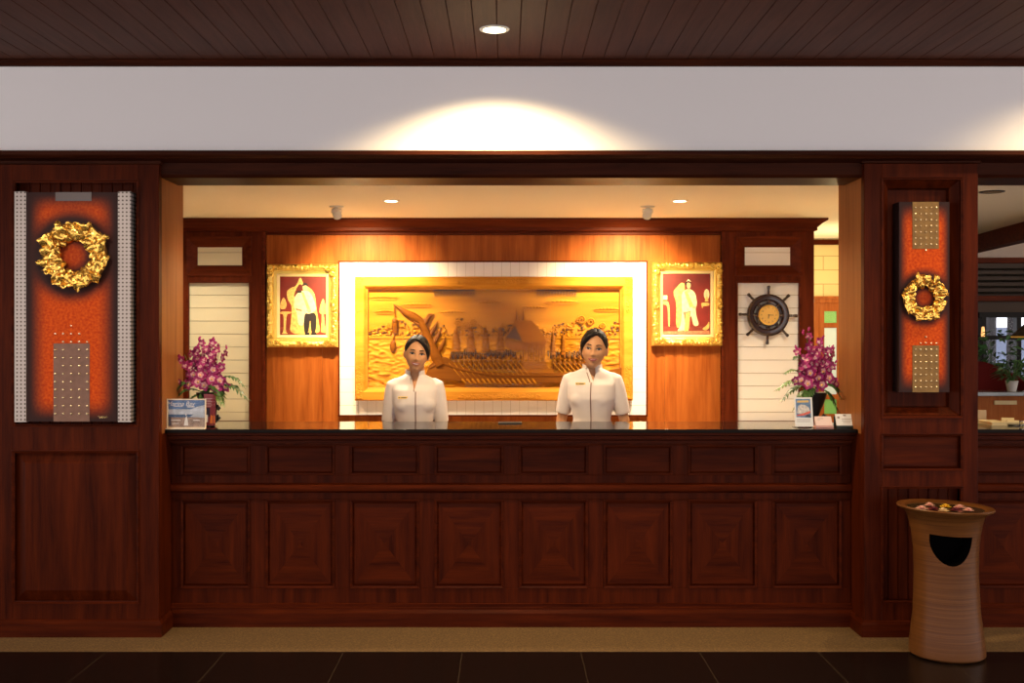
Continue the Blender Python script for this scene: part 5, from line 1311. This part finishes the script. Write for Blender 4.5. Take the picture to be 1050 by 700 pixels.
        m = MB(); m.tube([face_pt(s_ * (.013 + .036 * t), .0205 + .0075 * math.sin(PI * (.15 + .62 * t)), .0008) for t in [i / 8 for i in range(9)]], [.0018, .0030, .0034, .0033, .0031, .0028, .0022, .0016, .0008], 6); m.build('eyebrow', HAIR, root)
    W = .029; mz = -.058
    def lipline(t, up): return (W * t, mz + .006 * smile * t * t - .002 + up)
    n = 12; ts = [i / n * 2 - 1 for i in range(n + 1)]
    m = MB()
    gap = .0034 * max(0, smile - .55)
    upo = [lipline(t, .0062 * (1 - t * t) ** .6 + gap * (1 - t * t) - .0010 * math.exp(-(t / .18) ** 2)) for t in ts]; upi = [lipline(t, gap * (1 - t * t)) for t in ts]
    loi = [lipline(t, -gap * (1 - t * t)) for t in ts]; loo = [lipline(t, -.0064 * (1 - t * t) ** .7 - gap * (1 - t * t)) for t in ts]
    for a, b in ((upo, upi), (loi, loo)):
        m.add([face_pt(x, z, .0022) for x, z in a] + [face_pt(x, z, .0030) for x, z in b], [(i, i + 1, n + 2 + i, n + 1 + i) for i in range(n)])
    lips = m.build('lips', LIP, root, smooth=80)
    m = MB(); m.add([face_pt(x * .96, z, .0012) for x, z in upi] + [face_pt(x * .96, z, .0012) for x, z in loi], [(i, i + 1, n + 2 + i, n + 1 + i) for i in range(n)]); m.build('teeth', TEETH, lips)
    # --- hair: a shell over the skull with a hairline, swept fringe, and a low bun
    def hairline(az):
        d = math.degrees(az); d = (d + 180) % 360 - 180; a = abs(d)
        knots = [(0, 47), (22, 45), (42, 34), (58, 16), (74, 6), (92, 3), (108, -14), (125, -30), (180, -44)]
        if d * sweep > 0: knots = [(0, 44), (18, 37), (34, 24), (48, 10), (62, -4), (80, -12), (100, -18), (122, -32), (180, -44)]
        for (a0, v0), (a1, v1) in zip(knots, knots[1:]):
            if a <= a1: return math.radians(v0 + (v1 - v0) * (a - a0) / (a1 - a0))
        return math.radians(-44)
    m = MB(); nu_, nv_ = 96, 26; rings = []
    part = -sweep * math.radians(16)
    for i in range(nv_ + 1):
        t = i / nv_; ring_ = []
        for j in range(nu_):
            az = 2 * PI * j / nu_; h0 = hairline(az); ph = h0 + (PI / 2 - .002 - h0) * t
            d = math.degrees((az + PI) % (2 * PI) - PI)
            th = .003 + .010 * min(1, t * 4) + .0012 * math.sin(az * 22 + t * 4)
            if d * sweep > 0 and abs(d) < 95: th += .004 * math.exp(-((abs(d) - 40) / 30) ** 2) * (1 - t)
            th -= .006 * math.exp(-((az - part + PI) % (2 * PI) - PI) ** 2 / .004) * (t < .9)
            ring_.append(H(HF(az, ph, th + 1e-6)))
        rings.append(ring_)
    inner = []
    for j in range(nu_):
        az = 2 * PI * j / nu_; inner.append(H(HF(az, hairline(az) + .02, -.004)))
    m.loft([inner] + rings); hair = m.build('hair', HAIR, root, smooth=75)
    m = MB(); m.ball(H((0, .112, -.012)), (.042 * hs, .034 * hs, .040 * hs), 16, 12); m.build('hair_bun', HAIR, hair, smooth=80)
    m = MB()
    for q in range(9):       # swept fringe locks
        t = q / 8; az0 = -sweep * math.radians(14); az1 = sweep * math.radians(30 + 36 * t)
        pts = []
        for i in range(10):
            s_ = i / 9; az = az0 + (az1 - az0) * s_; ph = math.radians(56 - 4 * t) * (1 - s_) + math.radians(22 - 26 * t + 6) * s_ + math.radians(9) * math.sin(PI * s_)
            pts.append(H(HF(az, ph, .010 + .006 * math.sin(PI * s_))))
        m.tube(pts, [.003 + .0065 * math.sin(PI * min(1, .15 + .8 * i / 9)) for i in range(10)], 7)
    m.build('fringe', HAIR, hair, smooth=80)
    # --- blouse
    m = MB()
    Tb = [(.168, .112, .90), (.150, .104, .96), (.124, .094, 1.02), (.116, .092, 1.07), (.130, .102, 1.13), (.148, .118, 1.19), (.152, .110, 1.235), (.156, .096, 1.275), (.158, .078, 1.31), (.128, .064, 1.345), (.075, .058, 1.368), (.060, .055, 1.376)]
    m.loft([ring(w, d, z * k, .012 if z > 1.28 else 0) for w, d, z in Tb])
    for s_ in (-1, 1): m.ball(B((s_ * .056, -.052, 1.190 * k)), (.072, .060, .066), 18, 12)
    for (sh, el, wr) in arms:
        a = Vector(sh); d = (Vector(el) - a).normalized(); L_ = (sh[2] - hem_z) / -d.z
        m.tube([B(a - d * .045 + Vector((-.02 if sh[0] > 0 else .02, 0, 0))), B(a - d * .015), B(a + d * .03), B(a + d * L_ * .5), B(a + d * L_ * .93), B(a + d * L_)], [.020, .044, .050, .050, .047, .047], 20)
    bl = m.build('blouse', BLOUSE, root)
    bake(bl, [('REMESH', dict(mode='VOXEL', voxel_size=.005)), ('SMOOTH', dict(factor=.6, iterations=14))])
    # neckline: cut a V in front and the neck opening
    kx = MB(); nb = sh_z + .075
    kx.prism([(B((-.040, 0, 0)).x, org.z + nb), (B((.040, 0, 0)).x, org.z + nb), (B((.024, 0, 0)).x, org.z + sh_z + .02), (B((.002, 0, 0)).x, org.z + vneck), (B((-.020, 0, 0)).x, org.z + sh_z + .02)], org.y - .30, org.y - .008)
    ck = kx.build('cutter', BLOUSE)
    bake(bl, [('BOOLEAN', dict(operation='DIFFERENCE', object=ck, solver='EXACT'))]); bpy.data.objects.remove(ck)
    for p in bl.data.polygons: p.use_smooth = True
    bl.data.set_sharp_from_angle(angle=math.radians(50))
    bvb = BVHTree.FromPolygons([v.co for v in bl.data.vertices], [tuple(p.vertices) for p in bl.data.polygons])
    def chest(x, z, off=.002):
        a = R @ Vector((x, -.5, z)); d = R @ Vector((0, 1, 0)); h = bvb.ray_cast(a, d)[0]
        return (h if h is not None else R @ Vector((x, -.10, z))) - d * off + org
    # stand collar, open at the front
    m = MB(); rings = []
    zc = sh_z + .022
    n = 26
    for (r_, z_, y_) in ((.064, 0, .018), (.062, .022, .016), (.060, .046, .014), (.056, .046, .014), (.058, .0, .018)):
        rg = []
        for i in range(n + 1):
            t = i / n; a = math.radians(28) + t * math.radians(304); front = abs(t - .5) * 2
            x_ = r_ * math.sin(a); yy = -r_ * .95 * math.cos(a) + y_
            rg.append(B((x_ , yy - .012 * front ** 6, zc + z_ - .012 * front ** 3)))
        rings.append(rg)
    m.loft(rings + [rings[0]], cap=False, closed=False); m.build('collar', BLOUSE, bl, smooth=50)
    m = MB()
    zs = [vneck - .004 - (vneck - 1.0) * i / 24 for i in range(25)]
    for o0, o1, mi in ((.004, .011, 0), (.013, .016, 1)):
        m.cur = mi; m.add([chest(o0, z) for z in zs] + [chest(o1, z) for z in zs], [(i, i + 1, 26 + i, 25 + i) for i in range(24)])
    for s0 in ((-.021, sh_z + .019),):
        m.cur = 0; a = [chest(.003 + (s0[0] - .003) * t, vneck - .004 + (s0[1] - vneck) * t) for t in [i / 6 for i in range(7)]]
        b = [chest(-.004 + (s0[0] - .003) * t, vneck - .004 + (s0[1] - vneck) * t) for t in [i / 6 for i in range(7)]]
        m.add(a + b, [(i, i + 1, 8 + i, 7 + i) for i in range(6)])
    m.build('placket', [plain('placket_trim', (.20, .11, .09), .6), plain('placket_edge', (.62, .50, .46), .6)], bl)
    m = MB(); c = chest(tagx, tagz, .004); u = R @ Vector((1, 0, 0)); v = Vector((0, 0, 1)); nn = R @ Vector((0, -1, 0)); hw, hh = .031, .0075
    q = [c - u * hw - v * hh, c + u * hw - v * hh, c + u * hw + v * hh, c - u * hw + v * hh]
    m.add(q + [p + nn * .003 for p in q], [(0, 1, 2, 3), (7, 6, 5, 4), (0, 4, 5, 1), (1, 5, 6, 2), (2, 6, 7, 3), (3, 7, 4, 0)])
    m.cur = 1
    for (u0, u1) in ((-.85, -.55), (-.35, .7)):
        m.quadz([c + u * hw * a + v * hh * b + nn * .0034 for a, b in ((u0, -.35), (u1, -.35), (u1, .35), (u0, .35))])
    m.build('name_tag', [TAG_G, P_DARK], bl)
    # --- skirt and shoes
    m = MB(); m.loft([ring(w, d, z) for w, d, z in ((.160, .120, .50), (.162, .118, .62), (.170, .120, .80), (.165, .112, .90), (.145, .100, .98))]); m.build('skirt', SKIRT, root, smooth=60)
    for s_ in (-1, 1):
        m = MB()
        prof = [(.060, .030, .028), (.03, .036, .04), (-.03, .038, .045), (-.10, .042, .04), (-.155, .034, .028), (-.175, .012, .016)]
        m.loft([[B((s_ * .084 + w * math.cos(a), y, .004 + max(0, h * math.sin(a)) * 1.35)) for a in [2 * PI * q / 14 for q in range(14)]] for y, w, h in prof]); m.build('shoe', SHOE, root, smooth=60)
    return root
DPER = 6.98
receptionist((PX(425.5, DPER), DPER, 0), 1.492, .97, 0.04, .10, math.radians(7), .012,
             'woman with open smile in white blouse, standing before the carved swan prow', 1.330, 1, 1.15, -.070, 1.228, .006, 1.066, 1.268, 1, .93)
receptionist((PX(607, DPER), DPER, 0), 1.523, 1.04, -.22, -.12, math.radians(5), .012,
             'taller woman with visible ear and closed smile in pinkish white blouse', 1.366, -1, .75, -.058, 1.312, .026, 1.122, 1.325, 2, 1.0)

# ================================================================== CAMERA
cd_ = bpy.data.cameras.new('camera'); cam = bpy.data.objects.new('camera', cd_); COL.objects.link(cam)
cam.location = (0, 0, EYE); cam.rotation_euler = (PI / 2, 0, 0)
cd_.sensor_width = 36; cd_.lens = 36 * F / 1050; cd_.clip_end = 100
cd_.shift_x = (525 - CX) / 1050; cd_.shift_y = -(350 - CY) / 1050
S.camera = cam
# ================================================================== LIGHTS
def spot(name, loc, aim, power, size, blend, col=(1, .78, .50), r=.04):
    l = bpy.data.lights.new(name, 'SPOT'); l.energy = power; l.spot_size = math.radians(size); l.spot_blend = blend; l.color = col; l.shadow_soft_size = r
    o = bpy.data.objects.new(name, l); COL.objects.link(o); o.location = loc
    o.rotation_euler = (Vector(aim) - Vector(loc)).to_track_quat('-Z', 'Y').to_euler(); return o
x, y = PX(507, 5.32), 5.32
WARM = (1, .74, .38)
spot('hall_downlight', (x, y + .08, ZCF - .02), (x, y + .08 + .14, ZCF - 2), 230, 138, .6, WARM)
for px in (401, 697):
    spot('counter_downlight', (PX(px, 7.42), 7.42, ZCB - .02), (PX(px, 7.42), 7.42, 0), 230, 125, .9, (1, .80, .54))
for p, d in SPOTS:
    spot('wall_spot', p, p + d, 290, 84, 1.0, (1, .77, .41), .03)
for X_, Y_ in ((-2.4, 7.9), (2.36, 7.6)):
    spot('bay_fill', (X_, Y_, ZCB - .02), (X_, Y_ + .1, 0), 65, 140, .8, (1, .82, .56))  # unseen fill added to brighten the shiplap in the side bays
for X_ in (-1.4, 0, 1.4):
    spot('counter_fill', (X_, 6.52, ZCB - .02), (X_, 6.62, 0), 26, 130, .9, (1, .78, .5))  # unseen fill added to light the women and the countertop
# unseen fill spots added over the viewer's head to light the women's fronts
for X_ in (-2.6, 0, 2.6):
    spot('hall_fill', (X_, 3.6, ZCF - .02), (X_, 4.6, 0), 70, 110, .9, (1, .82, .6), .05)
spot('hall_downlight_right', (PX(1172, 5.3), 5.35, ZCF - .02), (PX(1172, 5.3), 5.8, 1.2), 80, 128, .9, WARM)
spot('art_fill', (-2.3, 4.2, ZCF - .02), (-2.3, 5.97, 1.8), 85, 40, .8, (1, .86, .7), .05)  # unseen spot added to brighten the left art panel
spot('art_fill', (2.25, 4.2, ZCF - .02), (2.25, 5.97, 1.85), 60, 38, .8, (1, .86, .7), .05)  # same added spot for the right art panel
l = bpy.data.lights.new('corridor_fill', 'POINT'); l.energy = 22; l.color = (1, .78, .4); l.shadow_soft_size = .08  # unseen point light added to brighten the corridor
o = bpy.data.objects.new('corridor_fill', l); COL.objects.link(o); o.location = (2.95, 9.5, 1.9)
l = bpy.data.lights.new('restaurant_lamp', 'POINT'); l.energy = 25; l.color = (1, .7, .4); l.shadow_soft_size = .08
o = bpy.data.objects.new('restaurant_lamp', l); COL.objects.link(o); o.location = (5.2, 7.4, 2.3)
# ================================================================== WORLD
w = bpy.data.worlds.new('world'); S.world = w; w.use_nodes = True
bg = w.node_tree.nodes['Background']; bg.inputs[0].default_value = (1.0, .93, .92, 1); bg.inputs[1].default_value = 2.5
S.view_settings.view_transform = 'Standard'; S.view_settings.look = 'None'; S.view_settings.exposure = 0
S.cycles.use_denoising = True
